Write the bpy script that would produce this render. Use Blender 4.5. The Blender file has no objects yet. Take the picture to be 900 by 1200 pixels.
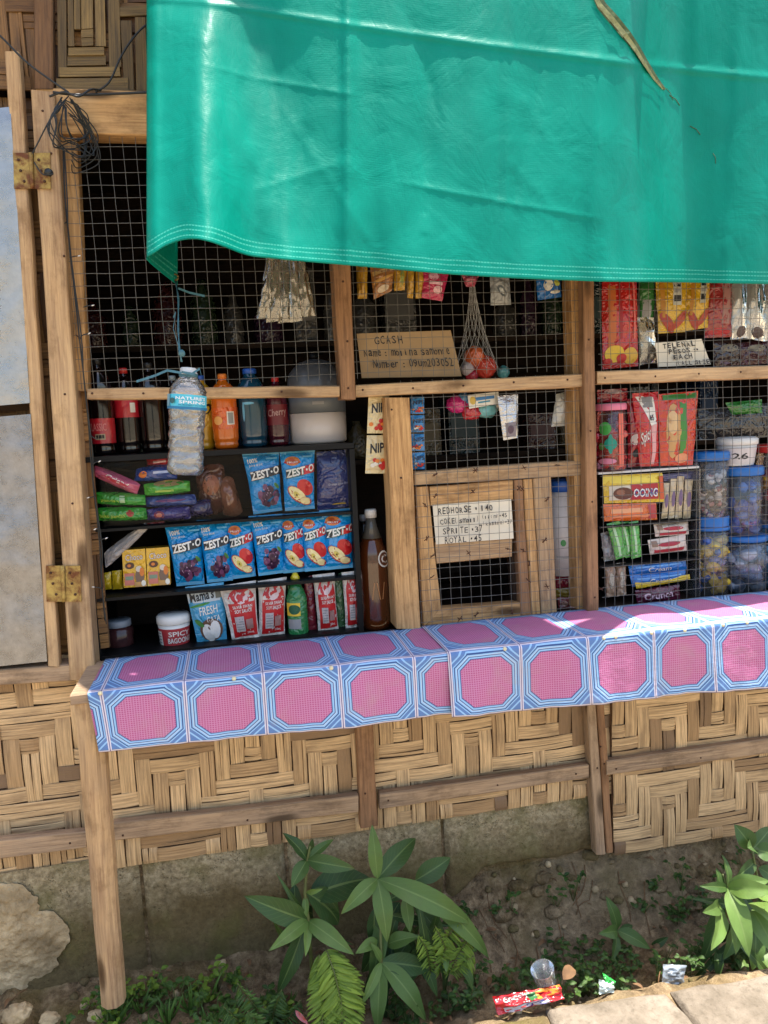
import bpy, math, random
from mathutils import Vector, noise as mnoise
random.seed(7)
R = random.Random(11)
PI = math.pi
scene = bpy.context.scene
col = scene.collection

# ------------------------------------------------------------------ camera model
F, YAW, PITCH, ROLL, DIST, EYE = 900.0, math.radians(11), math.radians(6.7), math.radians(-2.8), 1.75, 1.5
fw = Vector((math.sin(YAW)*math.cos(PITCH), math.cos(YAW)*math.cos(PITCH), -math.sin(PITCH)))
rt0 = Vector((math.cos(YAW), -math.sin(YAW), 0)); up0 = rt0.cross(fw)
rt = rt0*math.cos(ROLL)+up0*math.sin(ROLL); up = -rt0*math.sin(ROLL)+up0*math.cos(ROLL)
CAM = Vector((0, -DIST, EYE))
def ray(px, py): return fw+rt*((px-450)/F)+up*((600-py)/F)
def W(px, py, Y=0.0):
    d = ray(px, py); return CAM+d*((Y-CAM.y)/d.y)
def G(px, py, Z):
    d = ray(px, py); return CAM+d*((Z-CAM.z)/d.z)
def proj(p):
    v = Vector(p)-CAM; k = v.dot(fw); return 450+F*v.dot(rt)/k, 600-F*v.dot(up)/k
def mpp(px, py, Y): return (W(px+1, py, Y)-W(px, py, Y)).length   # metres per pixel

# ------------------------------------------------------------------ colour / materials
def lin(c):
    c /= 255.0
    return c/12.92 if c <= .04045 else ((c+.055)/1.055)**2.4
def C3(r, g, b, k=1.0): return (lin(r)*k, lin(g)*k, lin(b)*k, 1)
MATS = {}
class NT:
    def __init__(s, name):
        s.m = bpy.data.materials.new(name); s.m.use_nodes = True; s.n = s.m.node_tree.nodes; s.l = s.m.node_tree.links
        s.b = s.n['Principled BSDF']; s.out = s.n['Material Output']
    def add(s, t, **k):
        x = s.n.new(t)
        for a, v in k.items(): setattr(x, a, v)
        return x
    def link(s, a, b): s.l.new(a, b)
    def set(s, sock, v):
        if hasattr(v, 'bl_idname') or hasattr(v, 'is_output'): s.l.new(v, sock)
        else: sock.default_value = v
    def math(s, op, a, b=None, c=None):
        x = s.add('ShaderNodeMath', operation=op)
        s.set(x.inputs[0], a)
        if b is not None: s.set(x.inputs[1], b)
        if c is not None: s.set(x.inputs[2], c)
        return x.outputs[0]
    def coord(s, kind='Object', scale=(1, 1, 1)):
        t = s.add('ShaderNodeTexCoord'); m = s.add('ShaderNodeMapping'); m.inputs['Scale'].default_value = scale
        s.link(t.outputs[kind], m.inputs['Vector']); return m.outputs[0]
    def noise(s, vec, scale, detail=4, rough=.55, dist=0):
        x = s.add('ShaderNodeTexNoise'); s.link(vec, x.inputs['Vector'])
        x.inputs['Scale'].default_value = scale; x.inputs['Detail'].default_value = detail
        x.inputs['Roughness'].default_value = rough; x.inputs['Distortion'].default_value = dist
        return x.outputs['Fac']
    def ramp(s, fac, stops, interp='LINEAR'):
        x = s.add('ShaderNodeValToRGB'); x.color_ramp.interpolation = interp
        e = x.color_ramp.elements
        while len(e) < len(stops): e.new(.5)
        for el, (p, c) in zip(e, stops):
            el.position = p; el.color = c if len(c) == 4 else (*c, 1)
        s.link(fac, x.inputs[0]); return x.outputs[0]
    def mix(s, fac, a, b, mode='MIX'):
        x = s.add('ShaderNodeMix', data_type='RGBA', blend_type=mode)
        s.set(x.inputs[0], fac); s.set(x.inputs[6], a); s.set(x.inputs[7], b); return x.outputs[2]
    def bump(s, h, strength=.3, dist=.01, normal=None):
        x = s.add('ShaderNodeBump'); x.inputs['Strength'].default_value = strength; x.inputs['Distance'].default_value = dist
        s.link(h, x.inputs['Height'])
        if normal is not None: s.link(normal, x.inputs['Normal'])
        return x.outputs[0]
    def base(s, v): s.set(s.b.inputs['Base Color'], v)
    def p(s, **k):
        for a, v in k.items(): s.set(s.b.inputs[a.replace('_', ' ')], v)
def V3(a): return (a, a, a, 1)

def plain(name, c, rough=.45, metal=0, var=.12, vs=30, bs=60, bst=.12, bd=.004, spec=.5, coat=0, trans=0):
    if name in MATS: return MATS[name]
    t = NT(name); v = t.coord()
    n = t.noise(v, vs, 3)
    a = tuple(x*(1-var) for x in c[:3])+(1,); b = tuple(min(1, x*(1+var)) for x in c[:3])+(1,)
    t.base(t.ramp(n, [(.3, a), (.7, b)]))
    t.p(Roughness=rough, Metallic=metal, Specular_IOR_Level=spec, Coat_Weight=coat, Coat_Roughness=.1)
    if trans: t.p(Transmission_Weight=trans)
    if bst: t.p(Normal=t.bump(t.noise(v, bs, 4, .6), bst, bd))
    MATS[name] = t.m; return t.m
def foil(r, g, b, k=.8, rough=.18, cr=.35):
    name = 'wrapper_%d_%d_%d_%d' % (r, g, b, k*100)
    if name in MATS: return MATS[name]
    c = C3(r, g, b, k); t = NT(name); v = t.coord()
    t.base(t.ramp(t.noise(v, 25, 3), [(.3, tuple(x*.92 for x in c[:3])+(1,)), (.7, tuple(min(1, x*1.08) for x in c[:3])+(1,))]))
    t.p(Roughness=rough, Specular_IOR_Level=.75)
    r1 = t.math('MINIMUM', t.math('ABSOLUTE', t.math('SUBTRACT', t.noise(v, 17, 2, .5, .9), .5)), .12); r2 = t.math('MINIMUM', t.math('ABSOLUTE', t.math('SUBTRACT', t.noise(v, 42, 2, .5, .5), .5)), .12)
    t.p(Normal=t.bump(t.math('ADD', r1, t.math('MULTIPLY', r2, .5)), min(1, cr*2.2), .022)); MATS[name] = t.m; return t.m
def ink(r, g, b, k=.8, rough=.4): return plain('print_%d_%d_%d' % (r, g, b), C3(r, g, b, k), rough, 0, .05, 60, 0, 0)
def clear(name='clear_plastic', tint=(1, 1, 1), a=.86, rough=.06, gl=.09, fk=.8):
    if name in MATS: return MATS[name]
    t = NT(name); tr = t.add('ShaderNodeBsdfTransparent'); tr.inputs[0].default_value = (*[x*.97 for x in tint], 1)
    g = t.add('ShaderNodeBsdfGlossy'); g.inputs['Roughness'].default_value = rough; g.inputs[0].default_value = (.9, .9, .9, 1)
    d = t.add('ShaderNodeBsdfDiffuse'); d.inputs[0].default_value = (*[x*.6 for x in tint], 1)
    fr = t.add('ShaderNodeFresnel'); fr.inputs['IOR'].default_value = 1.45
    v = t.coord(); bm = t.bump(t.noise(v, 45, 3), .35, .006)
    t.link(bm, g.inputs['Normal']); t.link(bm, fr.inputs['Normal'])
    m1 = t.add('ShaderNodeMixShader'); m1.inputs[0].default_value = 1-a
    t.link(tr.outputs[0], m1.inputs[1]); t.link(d.outputs[0], m1.inputs[2])
    m2 = t.add('ShaderNodeMixShader'); t.link(t.math('MULTIPLY_ADD', fr.outputs[0], fk, gl-.05), m2.inputs[0])
    t.link(m1.outputs[0], m2.inputs[1]); t.link(g.outputs[0], m2.inputs[2]); t.link(m2.outputs[0], t.out.inputs[0])
    MATS[name] = t.m; return t.m

def wood(name, dark, light, rough=.75, knots=True, grey=0.0, saw=.25):
    if name in MATS: return MATS[name]
    t = NT(name)
    uv = t.coord('UV'); sep = t.add('ShaderNodeSeparateXYZ'); t.link(uv, sep.inputs[0])
    def cmb(a, b):
        c = t.add('ShaderNodeCombineXYZ'); t.link(t.math('MULTIPLY', sep.outputs[0], a), c.inputs[0]); t.link(t.math('MULTIPLY', sep.outputs[1], b), c.inputs[1]); return c.outputs[0]
    grain = t.noise(cmb(5, 105), 1.6, 6, .66, .5)
    broad = t.noise(cmb(2, 9), 1.3, 3, .5, .3)
    fine = t.noise(cmb(14, 420), 1, 2, .6)
    cross = t.noise(cmb(160, 8), 1, 2, .6)
    f = t.math('ADD', t.math('MULTIPLY', grain, .62), t.math('ADD', t.math('MULTIPLY', broad, .38), t.math('MULTIPLY', fine, .12)))
    mid = tuple((a+b)/2*1.02 for a, b in zip(dark[:3], light[:3]))+(1,)
    c = t.ramp(f, [(.40, dark), (.53, mid), (.66, light)])
    c = t.mix(t.math('MULTIPLY', t.noise(cmb(6, 10), 1.1, 5, .6), grey), c, V3(.17))
    dirt = t.noise(cmb(9, 14), 1.0, 5, .7)
    c = t.mix(t.ramp(dirt, [(.5, V3(0)), (.7, V3(.6))]), c, tuple(x*.45 for x in dark[:3])+(1,))
    if knots:
        vo = t.add('ShaderNodeTexVoronoi'); vo.inputs['Scale'].default_value = 1; t.link(cmb(3.2, 11), vo.inputs['Vector'])
        k = t.ramp(vo.outputs['Distance'], [(.0, V3(1)), (.10, V3(.75)), (.17, V3(0))])
        c = t.mix(k, c, tuple(x*.28 for x in dark[:3])+(1,))
    t.base(c); t.p(Roughness=rough, Specular_IOR_Level=.25)
    h = t.math('ADD', t.math('MULTIPLY', grain, .7), t.math('ADD', t.math('MULTIPLY', fine, .4), t.math('MULTIPLY', cross, saw)))
    t.p(Normal=t.bump(h, .55, .0025))
    MATS[name] = t.m; return t.m

# ------------------------------------------------------------------ mesh builder
class MB:
    def __init__(s): s.v = []; s.f = []; s.mi = []; s.uv = []; s.tint = []; s.mats = []; s.smooth = []
    def mat(s, m):
        if m not in s.mats: s.mats.append(m)
        return s.mats.index(m)
    def add(s, verts, faces, m, uvs=None, tint=.5, smooth=False):
        o = len(s.v); s.v += [tuple(v) for v in verts]; k = s.mat(m)
        for f in faces:
            s.f.append([o+i for i in f]); s.mi.append(k); s.tint.append(tint); s.smooth.append(smooth)
            s.uv.append([uvs[i] for i in f] if uvs else [(0, 0)]*len(f))
    def grid(s, fn, nu, nv, m, uvfn=None, tint=.5, smooth=True, flip=False):
        vs = [fn(i/nu, j/nv) for j in range(nv+1) for i in range(nu+1)]
        uvs = [(uvfn(i/nu, j/nv) if uvfn else (i/nu, j/nv)) for j in range(nv+1) for i in range(nu+1)]
        fs = []
        for j in range(nv):
            for i in range(nu):
                a = j*(nu+1)+i; q = [a, a+nu+1, a+nu+2, a+1]
                fs.append(q[::-1] if flip else q)
        s.add(vs, fs, m, uvs, tint, smooth)
    def tube(s, pts, r, m, n=8, tint=.5, cap=True, rfn=None, smooth=True):
        pts = [Vector(p) for p in pts]; L = len(pts); vs = []; uvs = []; d = 0
        ref = None
        for i, p in enumerate(pts):
            t = (pts[min(i+1, L-1)]-pts[max(i-1, 0)]).normalized()
            if ref is None:
                ref = Vector((0, 0, 1)) if abs(t.z) < .8 else Vector((0, 1, 0))
            a = (ref-t*ref.dot(t)).normalized(); b = t.cross(a); ref = a
            if i: d += (p-pts[i-1]).length
            rr = rfn(i/(L-1)) if rfn else r
            for k in range(n):
                th = 2*PI*k/n; vs.append(p+a*(rr*math.cos(th))+b*(rr*math.sin(th))); uvs.append((d, k/n*2*PI*rr))
        fs = []
        for i in range(L-1):
            for k in range(n):
                fs.append([i*n+k, i*n+(k+1) % n, (i+1)*n+(k+1) % n, (i+1)*n+k])
        if cap: fs += [list(range(n))[::-1], [(L-1)*n+k for k in range(n)]]
        s.add(vs, fs, m, uvs, tint, smooth)
    def lathe(s, c, prof, m, n=28, axis=None, tint=.5, smooth=True, cap=True):
        """prof: list of (r,z) ; c: base centre ; axis: tilt vector"""
        c = Vector(c); ax = Vector(axis).normalized() if axis is not None else Vector((0, 0, 1))
        a = Vector((1, 0, 0)); a = (a-ax*a.dot(ax)).normalized(); b = ax.cross(a)
        vs = []; uvs = []
        for (r, z) in prof:
            for k in range(n):
                th = 2*PI*k/n; vs.append(c+ax*z+a*(r*math.cos(th))+b*(r*math.sin(th))); uvs.append((k/n, z))
        fs = []
        for i in range(len(prof)-1):
            for k in range(n): fs.append([i*n+k, i*n+(k+1) % n, (i+1)*n+(k+1) % n, (i+1)*n+k])
        if cap: fs += [list(range(n))[::-1], [(len(prof)-1)*n+k for k in range(n)]]
        s.add(vs, fs, m, uvs, tint, smooth)
    def box(s, x0, x1, y0, y1, z0, z1, m, tint=.5):
        vs = [(x, y, z) for x in (x0, x1) for y in (y0, y1) for z in (z0, z1)]
        fs = [[0, 1, 3, 2], [4, 6, 7, 5], [0, 4, 5, 1], [2, 3, 7, 6], [0, 2, 6, 4], [1, 5, 7, 3]]
        o = R.random()*9
        for f in fs:
            P = [Vector(vs[i]) for i in f]
            n = (P[1]-P[0]).cross(P[2]-P[0]); k = max(range(3), key=lambda i: abs(n[i]))
            dims = [x1-x0, y1-y0, z1-z0]; ax = [i for i in range(3) if i != k]
            ax.sort(key=lambda i: -dims[i])
            s.add(P, [[0, 1, 2, 3]], m, [(p[ax[0]]+o, p[ax[1]]+o*3) for p in P], tint)
    def ball(s, c, r, m, nu=10, nv=6, tint=.5, fn=None):
        c = Vector(c)
        rx, ry, rz = r if hasattr(r, '__len__') else (r, r, r)
        def q(u, v):
            th = 2*PI*u; ph = PI*v; d = Vector((math.sin(ph)*math.cos(th), math.sin(ph)*math.sin(th), math.cos(ph)))
            k = fn(d) if fn else 1
            return c+Vector((d.x*rx, d.y*ry, d.z*rz))*k
        s.grid(q, nu, nv, m, None, tint, True)
    def build(s, name, parent=None):
        me = bpy.data.meshes.new(name); me.from_pydata(s.v, [], s.f)
        for m in s.mats: me.materials.append(m)
        me.polygons.foreach_set('material_index', s.mi); me.polygons.foreach_set('use_smooth', s.smooth)
        ul = me.uv_layers.new(name='UVMap'); ul.data.foreach_set('uv', [c for f in s.uv for q in f for c in q])
        at = me.attributes.new('tint', 'FLOAT', 'FACE'); at.data.foreach_set('value', s.tint)
        me.update(); me.validate()
        o = bpy.data.objects.new(name, me); col.objects.link(o)
        if parent:
            o.parent = parent; o.location = -wloc(parent)
        return o
def wloc(o):
    v = Vector((0, 0, 0))
    while o: v += o.location; o = o.parent
    return v
def tag(o, label, cat=None, group=None, kind=None):
    if label: o['label'] = label
    if cat: o['category'] = cat
    if group: o['group'] = group
    if kind: o['kind'] = kind
    return o
def empty(name, loc, label, cat, group=None):
    e = bpy.data.objects.new(name, None); e.location = loc; e.empty_display_size = .05; col.objects.link(e)
    return tag(e, label, cat, group)

# slab whose front face is a pixel quad [tl,tr,br,bl] unprojected on plane Y, extruded back
def slab(mb, q, Y, t, m, jit=.0012, ch=.0025, n=8):
    c = [W(x, y, Y) for x, y in q]
    wspan = ((c[1]-c[0]).length+(c[2]-c[3]).length)/2; hspan = ((c[3]-c[0]).length+(c[2]-c[1]).length)/2
    if wspan >= hspan: A0, A1, B0, B1 = c[0], c[1], c[3], c[2]; L = wspan; Wd = hspan
    else: A0, A1, B0, B1 = c[0], c[3], c[1], c[2]; L = hspan; Wd = wspan
    plankAB(mb, A0, A1, B0, B1, Y, t, m, L, Wd, jit, ch, n)
def plankAB(mb, A0, A1, B0, B1, Y, t, m, L, Wd, jit, ch, n):
    ou, ov = R.random()*20, R.random()*20; ch = min(ch, t*.3)
    rings = []; uvs = []
    s0 = R.random()*50
    ee = (B0-A0).normalized()
    for i in range(n+1):
        k = i/n; a = A0.lerp(A1, k); b = B0.lerp(B1, k)
        ja = mnoise.noise(Vector((s0, k*L*9, 0)))*jit*1.6; jb = mnoise.noise(Vector((s0+9, k*L*9, 3)))*jit*1.6
        jy = mnoise.noise(Vector((s0+4, k*L*5, 7)))*jit
        a = a+ee*ja; b = b+ee*jb
        y0 = Y+jy; y1 = Y+t
        P = [Vector((a.x, y0, a.z))+ee*ch, Vector((b.x, y0, b.z))-ee*ch, Vector((b.x, y0+ch, b.z)), Vector((b.x, y1, b.z)), Vector((a.x, y1, a.z)), Vector((a.x, y0+ch, a.z))]
        rings += P
        per = [ch, Wd-ch, Wd, Wd+t, 2*Wd+t, 2*Wd+2*t]
        uvs += [(ou+k*L, ov+p) for p in per]
    fs = []
    for i in range(n):
        for k in range(6): fs.append([i*6+k, i*6+(k+1) % 6, (i+1)*6+(k+1) % 6, (i+1)*6+k])
    fs += [[5, 4, 3, 2, 1, 0], [n*6+k for k in range(6)]]
    mb.add(rings, fs, m, uvs)
def wplank(mb, x0, x1, z0, z1, Y, t, m, jit=.0012, n=8):
    A0, A1, B0, B1 = Vector((x0, Y, z1)), Vector((x1, Y, z1)), Vector((x0, Y, z0)), Vector((x1, Y, z0))
    if x1-x0 >= z1-z0: plankAB(mb, A0, A1, B0, B1, Y, t, m, x1-x0, z1-z0, jit, .0025, n)
    else: plankAB(mb, A0, B0, A1, B1, Y, t, m, z1-z0, x1-x0, jit, .0025, n)
def nail(mb, px, py, Y, r=.0025):
    p = W(px, py, Y); mb.lathe(p+Vector((0, .001, 0)), [(r, 0), (r, .0018), (r*.5, .0026)], M_nail, 8, (0, -1, 0))

# ------------------------------------------------------------------ decals on parametric surfaces
TEXT = {}
def text_mesh(s, off):
    k = (s, off)
    if k not in TEXT:
        cu = bpy.data.curves.new('t', 'FONT'); cu.body = s; cu.size = 1; cu.offset = off; cu.resolution_u = 2
        ob = bpy.data.objects.new('t', cu); me = bpy.data.meshes.new_from_object(ob)
        vs = [(v.co.x, v.co.y) for v in me.vertices]; fs = [list(p.vertices) for p in me.polygons]
        bpy.data.objects.remove(ob); bpy.data.curves.remove(cu); bpy.data.meshes.remove(me)
        TEXT[k] = (vs, fs)
    return TEXT[k]
class Surf:
    """S(u,v,off): u 0..1 left-right, v 0..1 top-bottom"""
    def __init__(s, fn, mb): s.fn = fn; s.mb = mb; s.k = 1
    def _o(s): s.k += 1; return .0003*s.k
    def ell(s, u, v, ru, rv, m, rot=0, n=16, a0=0, a1=2*PI):
        o = s._o(); vs = [s.fn(u, v, o)]; fs = []
        full = a1-a0 > 6.28
        cr, sr = math.cos(rot), math.sin(rot)
        for ring in (.5, 1):
            for k in range(n+1):
                th = a0+(a1-a0)*k/n; x = ru*ring*math.cos(th); y = rv*ring*math.sin(th)
                vs.append(s.fn(u+x*cr-y*sr, v+x*sr+y*cr, o))
        for k in range(n):
            fs.append([0, 2+k, 1+k]); fs.append([1+k, 2+k, n+3+k, n+2+k])
        s.mb.add(vs, fs, m)
    def quad(s, q, m, n=6):
        o = s._o()
        def f(a, b):
            u = (q[0][0]*(1-a)+q[1][0]*a)*(1-b)+(q[3][0]*(1-a)+q[2][0]*a)*b
            v = (q[0][1]*(1-a)+q[1][1]*a)*(1-b)+(q[3][1]*(1-a)+q[2][1]*a)*b
            return s.fn(u, v, o)
        s.mb.grid(f, n, n, m)
    def rect(s, u0, v0, u1, v1, m, n=6): s.quad([(u0, v0), (u1, v0), (u1, v1), (u0, v1)], m, n)
    def text(s, t, u0, v0, u1, v1, m, off=0.0, slant=0, shear=0):
        """fit text in box; slant raises right end (in v)"""
        vs, fs = text_mesh(t, off)
        if not vs: return
        o = s._o()
        xa = min(v[0] for v in vs); xb = max(v[0] for v in vs); ya = min(v[1] for v in vs); yb = max(v[1] for v in vs)
        P = []
        for x, y in vs:
            a = (x-xa)/max(1e-6, xb-xa); b = (y-ya)/max(1e-6, yb-ya)
            P.append(s.fn(u0+(u1-u0)*a+shear*b, v1+(v0-v1)*b-slant*a, o))
        s.mb.add(P, fs, m)
    def hand(s, t, u, v, h, wch, m, rnd, off=.012, slant=0.0):
        """hand-lettered: every character jittered"""
        for ch in t:
            if ch != ' ':
                hh = h*(rnd.uniform(.85, 1.1) if not ch.islower() else rnd.uniform(.62, .75)); ww = wch*rnd.uniform(.68, .86)
                if ch in "-.:'!": ww *= .45
                if ch in '1ilI()tfj': ww *= .38
                if ch in 'mw': ww *= 1.25
                if ch in '.:-': hh *= .35 if ch != ':' else .6
                vb = v+rnd.uniform(-.05, .05)*h-(h*.3 if ch == '-' else 0)
                s.text(ch, u, vb-hh, u+ww, vb, m, off, 0, rnd.uniform(-.04, .1)*wch)
            u += wch*(rnd.uniform(.9, 1.05) if ch not in "-.: " else .7); v -= slant*wch
def quadsurf(q, Y, puff=0.0, Yb=None, crk=0.0, seed=0, seal=.06, pinch=0.0, waist=0.0):
    tl, tr, br, bl = q; Yb = Y if Yb is None else Yb
    a, b, c, d = W(*tl, Y), W(*tr, Y), W(*br, Yb), W(*bl, Yb)
    nrm = (b-a).cross(d-a).normalized()
    if nrm.y > 0: nrm = -nrm
    def h(u, v):
        uu = min(1, max(0, u)); vv = min(1, max(0, (v-seal)/(1-2*seal))) if seal else min(1, max(0, v))
        return (math.sin(PI*uu)**.6)*(math.sin(PI*vv)**.6)
    def fn(u, v, off=0.0, back=False):
        h0 = h(u, v)
        if waist: u = .5+(u-.5)*(1-waist*math.sin(PI*min(1, max(0, v)))**.7)+.012*mnoise.noise(Vector((seed, v*3, 1)))
        if pinch: v = .5+(v-.5)*(1-pinch+pinch*math.sin(PI*min(1, max(0, u)))**.55)*(1+.06*mnoise.noise(Vector((u*6, seed, v*2))))
        p = a.lerp(b, u).lerp(d.lerp(c, u), v)
        if puff or crk:
            hh = puff*h0
            if crk: hh += crk*mnoise.noise(Vector((u*4+seed*7.1, v*5, seed)))+crk*.5*mnoise.noise(Vector((u*11, v*13, seed+3)))
            if back: return p-nrm*(puff*h0*.8+.0006)
            return p+nrm*(hh+off)
        return p+nrm*(off-(.0006 if back else 0))
    return fn
def pack(name, q, Y, m, puff=.012, Yb=None, crk=.0015, label=None, cat='packet', group=None, seed=None, nu=12, nv=14, seal=.06, zig=False, sealmat=None, parent=None, pinch=0.0, waist=0.0):
    """flexible packet; returns Surf for decals, finish with .done()"""
    mb = MB(); seed = R.random()*40 if seed is None else seed
    fn = quadsurf(q, Y, puff, Yb, crk, seed, seal, pinch, waist)
    mb.grid(lambda u, v: fn(u, v, 0), nu, nv, m, flip=True)
    mb.grid(lambda u, v: fn(u, v, 0, True), nu, nv, m)
    S = Surf(fn, mb)
    if sealmat:
        S.rect(0, 0, 1, seal, sealmat, 8); S.rect(0, 1-seal, 1, 1, sealmat, 8)
    def done():
        o = mb.build(name, parent)
        if label: tag(o, label, cat, group)
        return o
    S.done = done; return S
def carton(name, q, Y, depth, m, label, cat='box', group=None, side=None):
    """box with front face quad"""
    mb = MB(); fn = quadsurf(q, Y)
    c = [fn(0, 0), fn(1, 0), fn(1, 1), fn(0, 1)]; bk = [p+Vector((0, depth, 0)) for p in c]
    V = c+bk
    mb.add(V, [[0, 3, 2, 1]], m); mb.add(V, [[0, 1, 5, 4], [1, 2, 6, 5], [2, 3, 7, 6], [3, 0, 4, 7], [4, 5, 6, 7]], side or m)
    S = Surf(fn, mb)
    def done():
        return tag(mb.build(name), label, cat, group)
    S.done = done; return S
def cylsurf(c, prof, span=PI*.95):
    """front-facing patch of a lathe; v 0 top..1 bottom ; prof fn z->r given (z0,z1)"""
    z0, z1, rf = prof
    def fn(u, v, off=0):
        z = z1+(z0-z1)*v; th = -PI/2+(u-.5)*span; r = rf(z)+off
        # face toward camera
        return Vector((c[0]+r*math.cos(th+YFACE), c[1]+r*math.sin(th+YFACE), c[2]+z))
    return fn
YFACE = 0.0
def _cyl(c, z0, z1, rf, span=PI*.95):
    yf = -math.atan2(c[0]-CAM.x, c[1]-CAM.y)
    def fn(u, v, off=0):
        z = z1+(z0-z1)*v; th = -PI/2+yf+(u-.5)*span; r = rf(z)+off
        return Vector((c[0]+r*math.cos(th), c[1]+r*math.sin(th), c[2]+z))
    return fn

# ------------------------------------------------------------------ materials of the place
M_nail = plain('rusty_nail', C3(70, 42, 28), .7, .3, .3, 200, 0, 0)
M_wood = wood('sawn_timber', C3(138, 96, 58, .8), C3(214, 170, 116, .92))
M_wood2 = wood('pale_sawn_timber', C3(158, 116, 74, .8), C3(222, 182, 130, .92), grey=.5)
M_woodg = wood('weathered_timber', C3(124, 96, 70, .8), C3(202, 168, 130, .88), grey=.4)
M_woodr = wood('reddish_timber', C3(112, 76, 48, .8), C3(176, 130, 88, .85), grey=.2)
M_brown = wood('brown_timber', C3(84, 58, 38, .7), C3(140, 100, 62, .75), grey=.2)
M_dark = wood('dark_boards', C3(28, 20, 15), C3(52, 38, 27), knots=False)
M_wire = plain('galvanised_wire', C3(104, 102, 97), .55, .25, .2, 40, 0, 0)
M_rustwire = plain('rusty_wire', C3(78, 46, 30), .8, .2, .3, 80, 0, 0)
M_black = plain('black_plastic', C3(12, 13, 15), .5, 0, .2, 20, 80, .1, .004, .2)
M_cable = plain('black_cable', C3(24, 29, 32), .5, 0, .15, 40, 0, 0)
M_white = plain('white_plastic', C3(226, 224, 218, .85), .4, 0, .05, 12, 0, 0)
M_card = plain('cardboard', C3(168, 140, 104, .85), .85, 0, .12, 14, 120, .2, .002)
M_paper = plain('white_card', C3(236, 226, 204, .85), .8, 0, .06, 18, 60, .15, .002)
M_pen = ink(28, 26, 30, 1, .6)

def bamboo(name, a, b, dk):
    t = NT(name)
    at = t.add('ShaderNodeAttribute', attribute_name='tint')
    uv = t.coord('UV'); sep = t.add('ShaderNodeSeparateXYZ'); t.link(uv, sep.inputs[0])
    def cmb(x, y):
        c = t.add('ShaderNodeCombineXYZ'); t.link(t.math('MULTIPLY', sep.outputs[0], x), c.inputs[0]); t.link(t.math('MULTIPLY', sep.outputs[1], y), c.inputs[1]); return c.outputs[0]
    g = t.noise(cmb(5, 190), 1.4, 5, .65, .4); s = t.noise(cmb(7, 26), 1.2, 4, .6)
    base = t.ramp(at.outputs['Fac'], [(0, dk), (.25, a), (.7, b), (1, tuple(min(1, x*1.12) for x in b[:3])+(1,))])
    c = t.mix(t.ramp(g, [(.35, V3(.75)), (.6, V3(0))]), base, tuple(x*.5 for x in a[:3])+(1,))
    c = t.mix(t.ramp(s, [(.5, V3(0)), (.75, V3(.6))]), c, tuple(x*.55 for x in dk[:3])+(1,))
    t.base(c); t.p(Roughness=.5, Specular_IOR_Level=.35, Normal=t.bump(g, .6, .002)); return t.m
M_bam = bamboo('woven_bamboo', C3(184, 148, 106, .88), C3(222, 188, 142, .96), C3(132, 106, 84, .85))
M_bamd = bamboo('dark_brown_bamboo', C3(122, 84, 46, .7), C3(160, 118, 66, .75), C3(84, 58, 38, .7))  # darker brown strips of the upper walls

def conc():
    t = NT('mossy_concrete'); v = t.coord()
    n1 = t.noise(v, 7, 5, .6); n2 = t.noise(v, 75, 5, .72); n3 = t.noise(v, 210, 3, .7)
    c = t.ramp(n2, [(.3, C3(110, 100, 80)), (.5, C3(156, 142, 114)), (.72, C3(200, 186, 154))])
    vo = t.add('ShaderNodeTexVoronoi'); vo.inputs['Scale'].default_value = 170; t.link(v, vo.inputs['Vector'])
    pits = t.math('MULTIPLY', t.ramp(vo.outputs['Distance'], [(.14, V3(1)), (.3, V3(0))]), t.ramp(t.noise(v, 40, 3), [(.45, V3(0)), (.6, V3(1))]))
    c = t.mix(t.math('MULTIPLY', pits, .7), c, C3(58, 50, 38))
    g = t.add('ShaderNodeNewGeometry'); sp = t.add('ShaderNodeSeparateXYZ'); t.link(g.outputs['Position'], sp.inputs[0])
    # damp algae and mud splash climbing from the ground
    hgt = t.math('ADD', sp.outputs[2], t.math('MULTIPLY', t.math('SUBTRACT', n1, .5), .22))
    c = t.mix(t.ramp(hgt, [(.37, V3(.95)), (.47, V3(.1))]), c, t.mix(n2, C3(66, 54, 36), C3(120, 104, 70)))
    c = t.mix(t.ramp(n1, [(.48, V3(0)), (.66, V3(.6))]), c, C3(96, 92, 48))
    t.base(c); t.p(Roughness=.95, Specular_IOR_Level=.15)
    h = t.math('ADD', n2, t.math('SUBTRACT', t.math('MULTIPLY', n3, .5), t.math('MULTIPLY', pits, .6)))
    t.p(Normal=t.bump(h, .8, .005)); return t.m
M_conc = conc()
def soil():
    t = NT('damp_soil'); v = t.coord()
    n1 = t.noise(v, 5, 6, .62); n2 = t.noise(v, 38, 5, .7); n3 = t.noise(v, 140, 3, .7)
    c = t.ramp(n2, [(.3, C3(72, 59, 44)), (.5, C3(126, 106, 80)), (.75, C3(178, 156, 122))])
    c = t.mix(t.ramp(n1, [(.46, V3(0)), (.62, V3(.7))]), c, C3(92, 80, 44))
    c = t.mix(t.ramp(t.noise(v, 2.2, 4), [(.5, V3(0)), (.7, V3(.5))]), c, C3(150, 134, 108))
    # dry pale path out in front of the store
    p = t.add('ShaderNodeNewGeometry'); sp = t.add('ShaderNodeSeparateXYZ'); t.link(p.outputs['Position'], sp.inputs[0])
    far = t.ramp(t.math('MULTIPLY_ADD', sp.outputs[1], -1.0, t.math('MULTIPLY', t.math('SUBTRACT', n1, .5), .2)), [(.50, V3(0)), (.62, V3(1))])
    c = t.mix(far, c, t.ramp(n2, [(.3, C3(140, 124, 100)), (.7, C3(182, 166, 138))]))
    t.base(c); t.p(Roughness=1, Specular_IOR_Level=.1)
    t.p(Normal=t.bump(t.math('ADD', n2, t.math('MULTIPLY', n3, .6)), 1, .012)); return t.m
M_soil = soil()
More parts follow.
